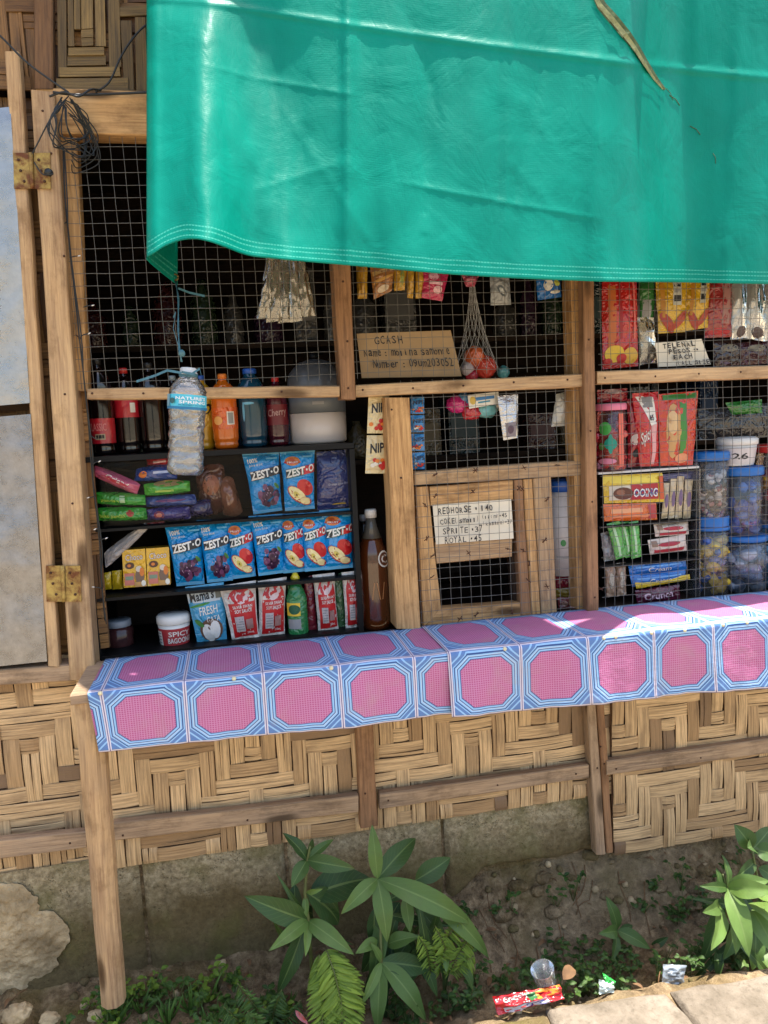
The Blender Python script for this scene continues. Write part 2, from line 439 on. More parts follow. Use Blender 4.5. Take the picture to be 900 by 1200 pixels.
def stone(name, a, b, c2):
    t = NT(name); v = t.coord(); n1 = t.noise(v, 9, 6, .65); n2 = t.noise(v, 70, 4, .7)
    c = t.ramp(n1, [(.3, a), (.55, b), (.75, c2)])
    c = t.mix(t.ramp(n2, [(.25, V3(.5)), (.5, V3(0))]), c, tuple(x*.5 for x in a[:3])+(1,))
    t.base(c); t.p(Roughness=.95, Specular_IOR_Level=.15, Normal=t.bump(t.math('ADD', n1, n2), .9, .006)); return t.m
M_stone = stone('dry_stone', C3(112, 102, 88, .75), C3(150, 138, 122, .75), C3(172, 160, 144, .75))
M_rock = stone('pale_mortar_rock', C3(130, 112, 84, .85), C3(188, 166, 130, .9), C3(226, 204, 166, .95))

def tarp_mat():
    t = NT('green_tarpaulin')
    uv = t.coord('UV'); sep = t.add('ShaderNodeSeparateXYZ'); t.link(uv, sep.inputs[0])
    v = t.coord()
    n = t.noise(v, 5, 4, .6)
    c = t.ramp(n, [(.3, C3(0, 138, 120, .82)), (.7, C3(0, 154, 134, .86))])
    # stitched hem : three pale thread lines along the bottom edge
    hv = sep.outputs[1]; wob = t.math('MULTIPLY', t.math('SUBTRACT', t.noise(uv, 14, 2), .5), .004)
    hh = t.math('ADD', hv, wob); tot = None
    for y in (.008, .019, .028):
        l = t.math('LESS_THAN', t.math('ABSOLUTE', t.math('SUBTRACT', hh, y)), .0012)
        tot = l if tot is None else t.math('MAXIMUM', tot, l)
    dash = t.math('LESS_THAN', t.math('FRACT', t.math('MULTIPLY', sep.outputs[0], 160)), .8)
    tot = t.math('MULTIPLY', tot, dash)
    c = t.mix(t.math('MULTIPLY', tot, .38), c, C3(110, 216, 194))
    t.base(c); t.p(Roughness=.38, Specular_IOR_Level=.16)
    w1 = t.add('ShaderNodeTexWave', bands_direction='Y'); w1.inputs['Scale'].default_value = 70; w1.inputs['Distortion'].default_value = 1.2; t.link(uv, w1.inputs['Vector'])
    w2 = t.add('ShaderNodeTexWave', bands_direction='X'); w2.inputs['Scale'].default_value = 70; w2.inputs['Distortion'].default_value = 1.2; t.link(uv, w2.inputs['Vector'])
    fine = t.math('ADD', t.math('MULTIPLY', w1.outputs['Fac'], .9), t.math('MULTIPLY', w2.outputs['Fac'], .35))
    b1 = t.bump(fine, .05, .0010)
    cr = t.noise(v, 9, 5, .55, .8)
    b2 = t.bump(cr, .16, .02, b1)
    cs = t.noise(t.coord('Object', (9, 9, 2.2)), 2.2, 4, .6, 1.0)
    b3 = t.bump(cs, .10, .012, b2)
    rg = t.math('ABSOLUTE', t.math('SUBTRACT', t.noise(t.coord('Object', (1, 1, .7)), 4.5, 3, .5, .6), .5)); rg2 = t.math('ABSOLUTE', t.math('SUBTRACT', t.noise(t.coord('Object', (1.3, 1, .6)), 11, 2, .5, .4), .5))
    ridge = t.math('ADD', t.math('MINIMUM', rg, .05), t.math('MULTIPLY', t.math('MINIMUM', rg2, .04), .5))
    t.p(Normal=t.bump(ridge, .22, .03, b3))
    tl = t.add('ShaderNodeBsdfTranslucent'); t.set(tl.inputs[0], t.mix(.0, c, c)); ms = t.add('ShaderNodeMixShader'); ms.inputs[0].default_value = .16
    t.link(t.b.outputs[0], ms.inputs[1]); t.link(tl.outputs[0], ms.inputs[2]); t.link(ms.outputs[0], t.out.inputs[0])
    return t.m
M_tarp = tarp_mat()

def cloth_mat():
    t = NT('tile_print_oilcloth')
    uv = t.coord('UV'); sep = t.add('ShaderNodeSeparateXYZ'); t.link(uv, sep.inputs[0])
    U, V = sep.outputs[0], sep.outputs[1]
    ax = t.math('ABSOLUTE', t.math('SUBTRACT', t.math('FRACT', U), .5)); ay = t.math('ABSOLUTE', t.math('SUBTRACT', t.math('FRACT', V), .5))
    d1 = t.math('MAXIMUM', ax, ay); oc = t.math('MAXIMUM', d1, t.math('MULTIPLY', t.math('ADD', ax, ay), .635))
    pink = C3(184, 84, 138, .82); pink2 = C3(214, 158, 194, .82)
    gu = t.math('LESS_THAN', t.math('FRACT', t.math('MULTIPLY', U, 30)), .34); gv = t.math('LESS_THAN', t.math('FRACT', t.math('MULTIPLY', V, 30)), .34)
    g = t.math('MULTIPLY', t.math('MAXIMUM', gu, gv), .62)
    n = t.noise(uv, 2.2, 4, .6)
    pk = t.mix(g, t.ramp(n, [(.3, tuple(x*.9 for x in pink[:3])+(1,)), (.7, pink)]), pink2)
    bl = C3(84, 120, 180, .8); dk = C3(50, 84, 146, .8); lt = C3(150, 194, 236, .85); wh = C3(186, 208, 234, .85)
    nb = t.noise(uv, 40, 2)
    blue = t.mix(t.math('MULTIPLY', nb, .5), bl, C3(120, 160, 214, .8))
    bands = t.ramp(oc, [(0, dk), (.374, lt), (.395, dk), (.407, wh), (.42, lt), (.436, dk), (.452, lt), (.468, bl)], 'CONSTANT')
    c = t.mix(t.math('LESS_THAN', oc, .362), bands, pk)
    c = t.mix(t.math('GREATER_THAN', oc, .468), c, blue)
    # corner triangles carry a pale inset line
    c = t.mix(t.math('MULTIPLY', t.math('GREATER_THAN', oc, .505), t.math('LESS_THAN', oc, .525)), c, lt)
    c = t.mix(t.math('GREATER_THAN', d1, .478), c, C3(222, 214, 226, .85))
    c = t.mix(t.math('GREATER_THAN', d1, .493), c, C3(120, 112, 150, .8))
    c = t.mix(t.ramp(t.noise(t.coord(), 9, 6, .68, .4), [(.52, V3(0)), (.74, V3(.38))]), c, C3(176, 160, 150, .85))
    t.base(c); t.p(Roughness=.5, Specular_IOR_Level=.35)
    dots = t.math('MAXIMUM', gu, gv)
    v = t.coord()
    t.p(Normal=t.bump(t.noise(v, 14, 4, .6), .45, .012, t.bump(dots, .12, .0008))); return t.m
M_cloth = cloth_mat()
def leafm(name, a, b, rough=.46, tr=.25):
    t = NT(name); at = t.add('ShaderNodeAttribute', attribute_name='tint')
    uv = t.coord('UV'); sep = t.add('ShaderNodeSeparateXYZ'); t.link(uv, sep.inputs[0])
    c = t.ramp(at.outputs['Fac'], [(0, a), (1, b)])
    mid = t.math('LESS_THAN', t.math('ABSOLUTE', t.math('SUBTRACT', sep.outputs[0], .5)), .035)
    c = t.mix(t.math('MULTIPLY', mid, .55), c, C3(150, 176, 100, .6))
    w = t.math('ABSOLUTE', t.math('SUBTRACT', sep.outputs[0], .5))
    vein = t.math('FRACT', t.math('ADD', t.math('MULTIPLY', sep.outputs[1], 11), t.math('MULTIPLY', w, -5)))
    c = t.mix(t.math('MULTIPLY', t.math('LESS_THAN', vein, .13), .22), c, C3(120, 156, 84, .6))
    n = t.noise(t.coord(), 60, 4); c = t.mix(t.ramp(n, [(.5, V3(0)), (.8, V3(.35))]), c, C3(96, 104, 66, .7))
    tip = t.math('MULTIPLY', t.ramp(t.math('ADD', sep.outputs[1], t.math('MULTIPLY', t.noise(t.coord(), 18, 3), .35)), [(1.0, V3(0)), (1.0, V3(0))]), 1.0) if False else t.ramp(t.math('SUBTRACT', t.math('ADD', sep.outputs[1], t.math('MULTIPLY', t.noise(t.coord(), 16, 3), .5)), .5), [(.70, V3(0)), (.80, V3(.7))])
    c = t.mix(tip, c, C3(122, 104, 58, .7))
    t.base(c); t.p(Roughness=rough, Specular_IOR_Level=.32, Normal=t.bump(vein, .2, .002))
    tl = t.add('ShaderNodeBsdfTranslucent'); t.link(c, tl.inputs[0]); ms = t.add('ShaderNodeMixShader'); ms.inputs[0].default_value = tr
    t.link(t.b.outputs[0], ms.inputs[1]); t.link(tl.outputs[0], ms.inputs[2]); t.link(ms.outputs[0], t.out.inputs[0]); return t.m
M_leaf = leafm('broad_leaf', C3(36, 66, 34), C3(120, 150, 74, .85))
M_fern = leafm('fern_leaf', C3(74, 104, 30), C3(142, 168, 60, .9), .55, .35)
M_weed = leafm('weed_leaf', C3(34, 62, 26), C3(92, 128, 50, .8), .5, .3)
M_stem = plain('green_stem', C3(96, 104, 52, .8), .6, 0, .2, 40, 0, 0)
M_dryleaf = plain('dry_leaf', C3(120, 88, 56, .8), .85, 0, .3, 40, 50, .3)

def metal_sheet(name, a, b):
    t = NT(name); v = t.coord(); n = t.noise(v, 4, 3, .5, .3); n2 = t.noise(v, 260, 3, .7); n3 = t.noise(v, 26, 6, .7)
    t.base(t.ramp(n3, [(.35, a), (.65, b)]))
    t.set(t.b.inputs['Roughness'], t.ramp(n3, [(.3, V3(.22)), (.7, V3(.36))])); t.p(Metallic=1)
    t.p(Normal=t.bump(n2, .25, .002, t.bump(n, .25, .05))); return t.m
M_alu = metal_sheet('warm_tint_sheet_metal', C3(156, 150, 144), C3(174, 168, 162)); M_alu2 = metal_sheet('cool_tint_sheet_metal', C3(120, 122, 130), C3(146, 148, 156))  # same metal; warm upper and cool lower tints offset reflected sky and ground
def rusty():
    t = NT('rusty_brass_hinge'); v = t.coord(); n = t.noise(v, 34, 6, .7, .3)
    f = t.ramp(n, [(.38, V3(0)), (.62, V3(1))])
    t.base(t.mix(f, C3(196, 168, 92, .8), C3(112, 62, 28, .8))); t.p(Roughness=.6, Metallic=.35, Normal=t.bump(n, .5, .003)); return t.m
M_rust = rusty()

# ------------------------------------------------------------------ the store building
z_ledge = 1.008
store = empty('village_store', (.4, .05, .3), 'timber framed village store with woven bamboo walls and wire mesh windows', 'store')
def part(mb, name, label=None, parent=None):
    o = mb.build(name, parent or store)
    if label: o['label'] = label
    return o
def beam(name, q, Y, t, m, nails=(), label=None, parent=None, n=8, jit=.0012):
    mb = MB(); slab(mb, q, Y, t, m, jit, .0025, n)
    for px, py in nails: nail(mb, px, py, Y)
    return part(mb, name, label, parent)
beam('post', [(36, 105), (63, 108), (112, 797), (82, 797)], -.035, .075, M_wood2, [(50, 130), (58, 208), (75, 300), (76, 462), (85, 590), (60, 180)], 'stout corner post with knots')
beam('post', [(38, -80), (60, -80), (62, 104), (40, 104)], -.015, .06, M_brown)
beam('stile', [(66, 146), (89, 146), (103, 458), (88, 458)], .004, .04, M_wood)
mb = MB(); wplank(mb, -.335, 1.62, 2.115, 2.203, -.012, .05, M_wood, n=16); part(mb, 'top_rail')
beam('rail', [(102, 455), (398, 452), (398, 464.5), (102, 468)], -.018, .05, M_wood2, [(108, 461), (168, 461), (241, 460), (330, 459)])
beam('rail', [(417, 451), (685, 438), (685, 453), (417, 465)], -.018, .05, M_wood2, [(425, 457), (484, 455), (543, 452), (602, 448), (665, 445)])
beam('rail', [(700, 435), (990, 425), (990, 440), (700, 450)], -.018, .05, M_wood2, [(709, 443), (768, 441), (819, 438), (868, 436)])
beam('stud', [(377, 95), (402, 95), (417, 468), (400, 468)], -.02, .06, M_woodr, [(402, 330), (407, 400), (408, 455)])
beam('stud', [(452, 466), (480, 466), (493, 737), (465, 737)], -.016, .07, M_wood, [(459, 480), (470, 560)])
beam('stud', [(680, 95), (693, 95), (702, 716), (689, 716)], -.03, .028, M_woodr, [(690, 398), (692, 505), (694, 588), (697, 700)])
beam('stile', [(664, 95), (684, 95), (691, 714), (677, 714)], .006, .05, M_wood)
# serving hatch
hatch = MB(); slab(hatch, [(486, 553), (681, 539), (681, 557), (486, 569)], .006, .035, M_wood2)
hatch = part(hatch, 'serving_hatch', 'small timber serving hatch behind the mesh')
def hp(name, q, Y=.008, m=M_wood, t=.03): mb = MB(); slab(mb, q, Y, t, m); return part(mb, name, None, hatch)
hp('stile', [(487, 571), (502, 570), (517, 716), (496, 734)], .010, M_wood)
hp('top_bar', [(503.5, 570), (601, 563), (601, 586), (505, 593)], .011, M_wood)
hp('stile', [(602, 563), (612, 562), (623, 727), (611, 728)], .007, M_woodr)
hp('stile', [(613, 562), (624, 561), (634, 723), (623.5, 725)], .011, M_wood)
hp('stile', [(625, 561), (646, 559), (653, 719), (635, 722)], .009, M_wood2)
hp('cross_bar', [(510, 636), (600, 630), (600, 653), (512, 661)], .012, M_wood2)
hp('bottom_bar', [(516, 713), (610, 706), (613, 727), (498, 735)], .010, M_wood)
hp('jamb', [(598, 648), (611, 648), (614, 708), (603, 708)], .03, M_dark)
# ledge
mb = MB(); wplank(mb, -.338, -.27, z_ledge-.024, z_ledge-.003, -.222, .215, M_woodg)
wplank(mb, -.269, 1.75, z_ledge-.024, z_ledge-.003, -.222, .215, M_woodg, n=16); part(mb, 'ledge_board')
a = W(104, 818, -.19); b = W(133, 1172, -.15)
mb = MB(); mb.tube([a.lerp(b, k/12)+Vector((.0007*math.sin(k*1.3), 0, 0)) for k in range(13)], .03, M_wood2, 9, rfn=lambda k: .029-.003*k+.0012*mnoise.noise(Vector((k*9, 2, 1))), smooth=False); part(mb, 'ledge_leg', 'rough round pole propping the ledge')
# lower battens, studs
beam('batten', [(-60, 991), (101, 974), (101, 994), (-60, 1015)], -.026, .02, M_woodg, [(82, 988)])
beam('batten', [(132, 965), (420, 932), (420, 952), (132, 986)], -.026, .02, M_woodg, [(144, 979), (290, 961)])
beam('batten', [(445, 930), (690, 896), (690, 912), (445, 949)], -.026, .02, M_woodg, [(455, 938), (583, 920), (675, 907)])
beam('batten', [(711, 892), (990, 853), (990, 871), (711, 909)], -.026, .02, M_woodg, [(722, 901), (821, 888)])
beam('stud', [(417, 845), (437, 845), (443, 968), (423, 971)], -.021, .03, M_woodr, [(428, 930)])
beam('stud', [(688, 818), (698, 818), (710, 1001), (699, 1002)], -.03, .03, M_woodg, [(700, 900)])
beam('stud', [(699, 818), (708, 818), (719, 999), (711, 1000)], -.022, .03, M_woodr, [(704, 875), (708, 895)])
beam('sill', [(-60, 790), (86, 778), (86, 799), (-60, 806)], -.03, .06, M_woodg)

def weave(x0, x1, z0, z1, Y, cell, m, name, seed, zig=10, run=3, label=None, amp=.0016, drop=0.0, tb=(.4, .97)):
    rnd = random.Random(seed); mb = MB()
    mb.box(x0, x1, Y+.007, Y+.012, z0+.004, z1, M_brown)
    nc = int((x1-x0)/cell)+1; nr = int((z1-z0)/cell)+1
    per = 2*run
    def top(i, j):
        ii = i % (2*zig); s = ii if ii < zig else 2*zig-ii
        return ((s+j+seed) % per) < run
    def wob(x, z): return Vector((mnoise.noise(Vector((x*5, z*5, seed)))*.0016, 0, mnoise.noise(Vector((x*5, z*5, seed+9)))*.0016))
    def strip(c0, c1, f0, f1, vert, tint):
        """across c0..c1, along f0..f1"""
        k = rnd.choice((1, 1, 1, 2, 2)); w = (c1-c0)
        edges = [0]+sorted(rnd.uniform(.2, .8) for _ in range(k-1))+[1]
        ou = rnd.uniform(0, 30)
        for e in range(k):
            a = c0+w*edges[e]+.0005; b = c0+w*edges[e+1]-.0005
            if b-a < .0015: continue
            tt = min(1, max(0, tint+rnd.uniform(-.16, .16))); lift = rnd.uniform(-.001, .0016); sk = rnd.uniform(-.0012, .0012)
            vs = []; uvs = []
            N = 4
            for q in range(N+1):
                g = q/N; f = f0+(f1-f0)*g; y = Y-amp*math.sin(PI*g)**.7*1.2+.0018*(1-math.sin(PI*g)**.35)-lift
                for c, yy in ((a, y+.0009), (a+.0007, y), (b-.0007, y), (b, y+.0009)):
                    c += sk*(g-.5)*2
                    p = Vector((c, yy, f)) if vert else Vector((f, yy, c))
                    p += wob(p.x, p.z); p.x = min(x1, max(x0, p.x)); p.z = min(z1, max(z0, p.z))
                    vs.append(p); uvs.append((f+ou, c+ou))
            fs = [[q*4+r, q*4+r+1, q*4+r+5, q*4+r+4] for q in range(N) for r in range(3)]
            mb.add(vs, fs, m, uvs, tt)
    for i in range(nc):
        x = x0+i*cell; base = rnd.uniform(*tb); j = 0
        while j < nr:
            if top(i, j):
                e = j
                while e < nr and top(i, e): e += 1
                zb = z0+j*cell
                if j == 0 and drop: zb -= rnd.uniform(0, drop)
                strip(x+.0008, min(x+cell-.0008, x1), max(z0, zb)-.002 if not drop else zb, min(z1, z0+e*cell+.002), True, min(1, max(0, base+(rnd.uniform(-.15, .15) if rnd.random() < .85 else -.5)))); j = e
            else: j += 1
    for j in range(nr):
        z = z0+j*cell; base = rnd.uniform(*tb); i = 0
        while i < nc:
            if not top(i, j):
                e = i
                while e < nc and not top(e, j): e += 1
                strip(z+.0008, min(z+cell-.0008, z1), max(x0, x0+i*cell-.002), min(x1, x0+e*cell+.002), False, min(1, max(0, base+(rnd.uniform(-.15, .15) if rnd.random() < .85 else -.5)))); i = e
            else: i += 1
    return part(mb, name, label)
weave(-.95, -.375, .505, 1.02, .022, .037, M_bam, 'woven_panel', 3, 4, 3)
weave(-.372, .925, .512, .985, .004, .0355, M_bam, 'woven_panel', 5, 5, 3)
weave(.905, 1.75, .345, .985, -.006, .0355, M_bam, 'woven_panel', 8, 4, 3, 'lower hanging woven panel with frayed edge')
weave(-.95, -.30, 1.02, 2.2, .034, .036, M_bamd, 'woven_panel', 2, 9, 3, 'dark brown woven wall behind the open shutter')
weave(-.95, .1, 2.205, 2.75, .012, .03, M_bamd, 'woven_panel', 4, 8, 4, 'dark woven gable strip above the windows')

M_olive = bamboo('olive_brown_slats', C3(104, 82, 44, .8), C3(150, 122, 70, .8), C3(70, 54, 34, .8))
mb = MB()
for i, q in enumerate(([(66, -90), (77, -90), (78, 88), (68, 90)], [(79, -20), (85, -20), (87, 54), (80, 54)], [(86, -40), (93, -40), (94, 34), (87, 34)], [(94, -60), (108, -60), (109, 33), (95, 34)], [(95, 35), (109, 34), (109, 43), (95, 44)], [(95, 45), (109, 44), (109, 53), (96, 54)], [(110, -60), (121, -60), (124, 54), (112, 54)], [(124, -90), (137, -90), (142, 78), (128, 78)], [(80, 56), (122, 55), (122, 64), (80, 65)], [(79, 66), (124, 65), (124, 76), (79, 77)], [(69, 79), (140, 78), (141, 89), (70, 90)], [(66, 92), (150, 91), (150, 106), (66, 107)], [(141, 24), (154, 24), (157, 108), (146, 108)], [(158, 20), (170, 20), (173, 108), (160, 108)], [(171, 20), (186, 20), (188, 108), (174, 108)], [(140, 8), (188, 6), (188, 17), (140, 19)])):
    c = [W(x, y, -.004-.0016*(i % 3)) for x, y in q]
    o = R.random()*9; L = max((c[1]-c[0]).length, (c[3]-c[0]).length); hz = (c[1]-c[0]).length > (c[3]-c[0]).length
    uv = [(o, o), (o+L, o), (o+L, o+.03), (o, o+.03)] if hz else [(o, o), (o, o+.03), (o+L, o+.03), (o+L, o)]
    bk = [p+Vector((0, .004, 0)) for p in c]
    mb.add(c+bk, [[0, 3, 2, 1], [0, 1, 5, 4], [1, 2, 6, 5], [2, 3, 7, 6], [3, 0, 4, 7]], M_olive, uv+uv, R.uniform(.3, .9))
part(mb, 'gable_weave', 'wide olive brown slats woven in nested rectangles')
# wire mesh panels
def mesh_panel(x0, x1, z0, z1, Y, seed, ties=(), sp=.0254):
    rnd = random.Random(seed); mb = MB()
    wav = lambda a, b: mnoise.noise(Vector((a*4, b*4, seed)))*.0035+mnoise.noise(Vector((a*20, b*20, seed+5)))*.0009
    nx = int((x1-x0)/sp); nz = int((z1-z0)/sp); r = .00062
    for i in range(nx+1):
        x = x0+(i+.3)*sp
        mb.tube([(x+wav(x, z0+k*sp), Y+.6*wav(x+3, z0+k*sp), z0+k*sp) for k in range(nz+2)], r, M_wire, 5, cap=False)
    for j in range(nz+1):
        z = z0+(j+.4)*sp
        mb.tube([(x0+k*sp, Y-.0012+.6*wav(x0+k*sp+3, z), z+wav(x0+k*sp, z+7)) for k in range(nx+2)], r, M_wire, 5, cap=False)
    for px, py in ties:
        c = W(px, py, Y-.003)
        for _ in range(3):
            d = Vector((rnd.uniform(-1, 1), 0, rnd.uniform(-1, 1)))*.007
            mb.tube([c-d, c+Vector((0, -.003, 0)), c+d], .0011, M_rustwire, 5)
    return part(mb, 'wire_mesh')
xl = lambda px, py: W(px, py, 0).x
mesh_panel(-.335, .235, 1.60, 2.125, -.002, 1, [(92, 395), (75, 300)])
mesh_panel(.262, .862, 1.60, 2.125, -.002, 2)
mesh_panel(.885, 1.66, 1.60, 2.125, -.002, 3)
mesh_panel(.385, .866, 1.008, 1.585, -.003, 4, [(510, 581), (554, 576), (608, 572), (612, 573), (498, 592), (500, 631), (507, 651), (549, 648), (595, 643), (613, 645), (619, 680), (506, 676), (539, 725), (558, 720), (600, 717), (620, 660), (641, 585), (638, 633), (641, 687), (653, 545), (614, 548), (510, 556), (557, 551)])
mesh_panel(.885, 1.66, 1.0, 1.585, -.002, 5, [(703, 470), (704, 690)])

# shell behind the front (unseen roof shaped for the sun, side and back walls, inner floor)
def shell(name, *a):
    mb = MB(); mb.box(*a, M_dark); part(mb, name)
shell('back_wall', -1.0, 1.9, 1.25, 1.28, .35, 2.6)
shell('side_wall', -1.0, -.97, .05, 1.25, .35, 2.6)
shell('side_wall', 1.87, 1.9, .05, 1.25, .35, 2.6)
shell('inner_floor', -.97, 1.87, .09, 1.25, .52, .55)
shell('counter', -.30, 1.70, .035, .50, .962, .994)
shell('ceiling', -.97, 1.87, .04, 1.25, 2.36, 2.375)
M_roof = plain('grey_roof_sheet', C3(120, 118, 114), .5, .6, .15, 6, 0, 0)
def roofsheet(x0, x1, y0):
    mb = MB(); mb.grid(lambda u, v: Vector((x0+u*(x1-x0), y0+v*1.7, 2.66+.34*v+.008*math.cos((x0+u*(x1-x0))*2*PI/.076))), int((x1-x0)*100), 4, M_roof); part(mb, 'unseen_roof_sheet')
roofsheet(-2.4, -.163, -.17); roofsheet(-.16, .06, -.085); roofsheet(.063, 1.0, -.174); roofsheet(1.003, 2.4, -.04)  # unseen roof; eaves stepped to let sun onto tarp fold and ledge strip

# shutter swung open at the left
sh = MB(); slab(sh, [(5, 60), (22, 60), (69, 781), (56, 781)], -.035, .03, M_wood2, n=10)
slab(sh, [(-160, 470), (37, 457), (38, 470), (-160, 484)], -.034, .028, M_wood2)
sh = part(sh, 'window_shutter', 'wooden shutter frame clad in dented aluminium')
def sheet(u, v):
    p0 = W(-160, 126+14, -.03).lerp(W(13, 126, -.03), u); p1 = W(-160, 776+20, -.03).lerp(W(56, 774, -.03), u)
    p = p0.lerp(p1, v); p.y = -.036+.004*mnoise.noise(Vector((p.x*6, p.z*6, 2)))+.0025*mnoise.noise(Vector((p.x*15, p.z*15, 5))); p.y = min(p.y, -.0325) if True else p.y
    return p
mb = MB(); mb.grid(lambda u, v: sheet(u, v*.515), 24, 60, M_alu); part(mb, 'metal_sheet', None, sh)
mb = MB(); mb.grid(lambda u, v: sheet(u, .535+v*.465), 24, 60, M_alu2); part(mb, 'metal_sheet', None, sh)
def hinge(px, py, w, h, name='hinge'):
    mb = MB()
    for s in (-1, 1):
        cx = px+s*w*.26
        q = [(cx-w*.21, py-h/2), (cx+w*.21, py-h/2), (cx+w*.21+1, py+h/2), (cx-w*.21+1, py+h/2)]
        slab(mb, q, -.039, .003, M_rust, .0005, .0006, 4)
        for dx, dy in ((-.08, -.3), (.07, .3), (-.02, .0)): nail(mb, cx+dx*w, py+dy*h, -.04, .0028)
    a, b = W(px-1, py-h/2, -.041), W(px+1, py+h/2, -.041)
    mb.tube([a.lerp(b, k/6) for k in range(7)], .0042, M_rust, 10)
    part(mb, name, None, sh)
hinge(37, 200, 46, 42); hinge(74, 684, 43, 42)

# block foundation
fnd = empty('block_foundation', (.3, .1, .3), 'mossy grey concrete block footing under the bamboo wall', 'footing')
xs = [-.62, -.275, .062, .455, .91]
for i in range(4):
    mb = MB(); x0, x1 = xs[i]+.004, xs[i+1]-.004
    def face(u, v, x0=x0, x1=x1, i=i):
        x = x0+(x1-x0)*u; zb = .345-.17*(1-min(1, max(0, (x-.36)/.2)))+.014*mnoise.noise(Vector((x*14, 2, 1))); z = .535+(zb-.535)*v
        e = min(u, 1-u)*(x1-x0); y = .016+.006*mnoise.noise(Vector((x*18, z*18, 4)))+.003*mnoise.noise(Vector((x*60, z*60, 7)))
        if e < .012: y += (.012-e)*.8
        if v > .93: y += (v-.93)*.35
        return Vector((x, y, z))
    mb.grid(face, 70, 34, M_conc)
    mb.box(x0, x1, .045, .19, .36, .53, M_conc)
    o = mb.build('concrete_block', fnd)
mb = MB(); mb.box(-.62, .9, .030, .044, .14, .53, M_soil); mb.build('mortar', fnd)

# ------------------------------------------------------------------ ground : one sheet to the horizon
def gh(x, y):
    # bank under the wall, gutter, then path level
    wall = .345-.10*(1-min(1, max(0, (x-.3)/.25)))
    gut = .15+.08*max(0, min(1, (.15-x)/.6))
    path = .245
    n = .5*mnoise.noise(Vector((x*5, y*5, 1)))+.3*mnoise.noise(Vector((x*13, y*13, 5)))+.2*mnoise.noise(Vector((x*34, y*34, 8)))
    sm = lambda t: t*t*(3-2*t)
    if y > .05: z = wall
    elif y > -.16: z = gut+(wall-gut)*sm((y+.16)/.21)**1.2
    elif y > -.22: z = gut
    elif y > -.36: z = path+(gut-path)*sm((y+.36)/.14)
    else: z = path
    k = .045 if y > -.36 else .02
    if -.2 < y < .05 and x > .0: z += .03*(abs(mnoise.noise(Vector((x*9, y*9, 21))))-.25)+.014*(abs(mnoise.noise(Vector((x*24, y*24, 31))))-.2)
    return z+n*k*(1 if abs(x) < 4 and y > -3 else 0)
def axis(a, b, st, far):
    v = []; x = a
    while x < b: v.append(x); x += st
    s = st*2; l = [a]
    while l[-1] > -far: l.append(l[-1]-s); s *= 1.5
    r = [v[-1]]; s = st*2
    while r[-1] < far: r.append(r[-1]+s); s *= 1.5
    return l[::-1][:-1]+v+r[1:]
gx = axis(-1.2, 2.0, .014, 90); gy = axis(-.75, .12, .012, 90)
mb = MB(); nx, ny = len(gx)-1, len(gy)-1
mb.grid(lambda u, v: Vector((gx[round(u*nx)], gy[round(v*ny)], gh(gx[round(u*nx)], gy[round(v*ny)]))), nx, ny, M_soil)
tag(mb.build('ground'), 'bare brown earth under and in front of the store', None, None, 'structure')

# stone slabs along the gutter
def stoneslab(P, zt, th, seed, label, m=None):
    mb = MB(); P = [Vector(p) for p in P]
    def top(u, v):
        p = P[0].lerp(P[1], u).lerp(P[3].lerp(P[2], u), v)
        e = min(u, 1-u, v, 1-v); n = mnoise.noise(Vector((p.x*12, p.y*12, seed))); n2 = mnoise.noise(Vector((p.x*45, p.y*45, seed)))
        z = zt+.005*n+.0018*n2-(.012*(1-e/.05)**2 if e < .05 else 0)
        return Vector((p.x+.006*n, p.y+.006*mnoise.noise(Vector((p.x*16, p.y*16, seed+3))), z))
    mb.grid(top, 60, 60, m or M_stone, flip=False)
    rim = [top(u, 0) for u in [k/60 for k in range(61)]]+[top(1, k/60) for k in range(1, 61)]+[top(1-k/60, 1) for k in range(1, 61)]+[top(0, 1-k/60) for k in range(1, 60)]
    n = len(rim); low = [Vector((p.x, p.y, p.z-th)) for p in rim]
    mb.add(rim+low, [[i, (i+1) % n, n+(i+1) % n, n+i] for i in range(n)], m or M_stone, None, .5, True)
    return tag(mb.build('stone_slab'), label, 'stone slab', 'stone slabs edging the path')
def gp(px, py, z=.262): p = G(px, py, z); return (p.x, p.y, 0)
def slabrow(L, Rr, label, seed, zt=.262, m=None):
    a, b = gp(*L), gp(*Rr); d = Vector((b[0]-a[0], b[1]-a[1], 0)); nrm = Vector((d.y, -d.x, 0)).normalized()
    stoneslab([a, b, Vector(b)+nrm*.42+Vector((.03, 0, 0)), Vector(a)+nrm*.42], zt, .09, seed, label, m)
slabrow((640, 1178), (781, 1157), 'sunlit pale stone slab just right of the red snack wrapper', 2)
slabrow((785, 1156), (905, 1137), 'sunlit pale stone slab in the bottom right corner below the leafy shrub', 5)
slabrow((570, 1193), (636, 1181), 'shaded grey stone slab under the red snack wrapper', 9, .255, M_conc)
slabrow((910, 1136), (1060, 1108), 'pale stone slab continuing past the right edge', 12)

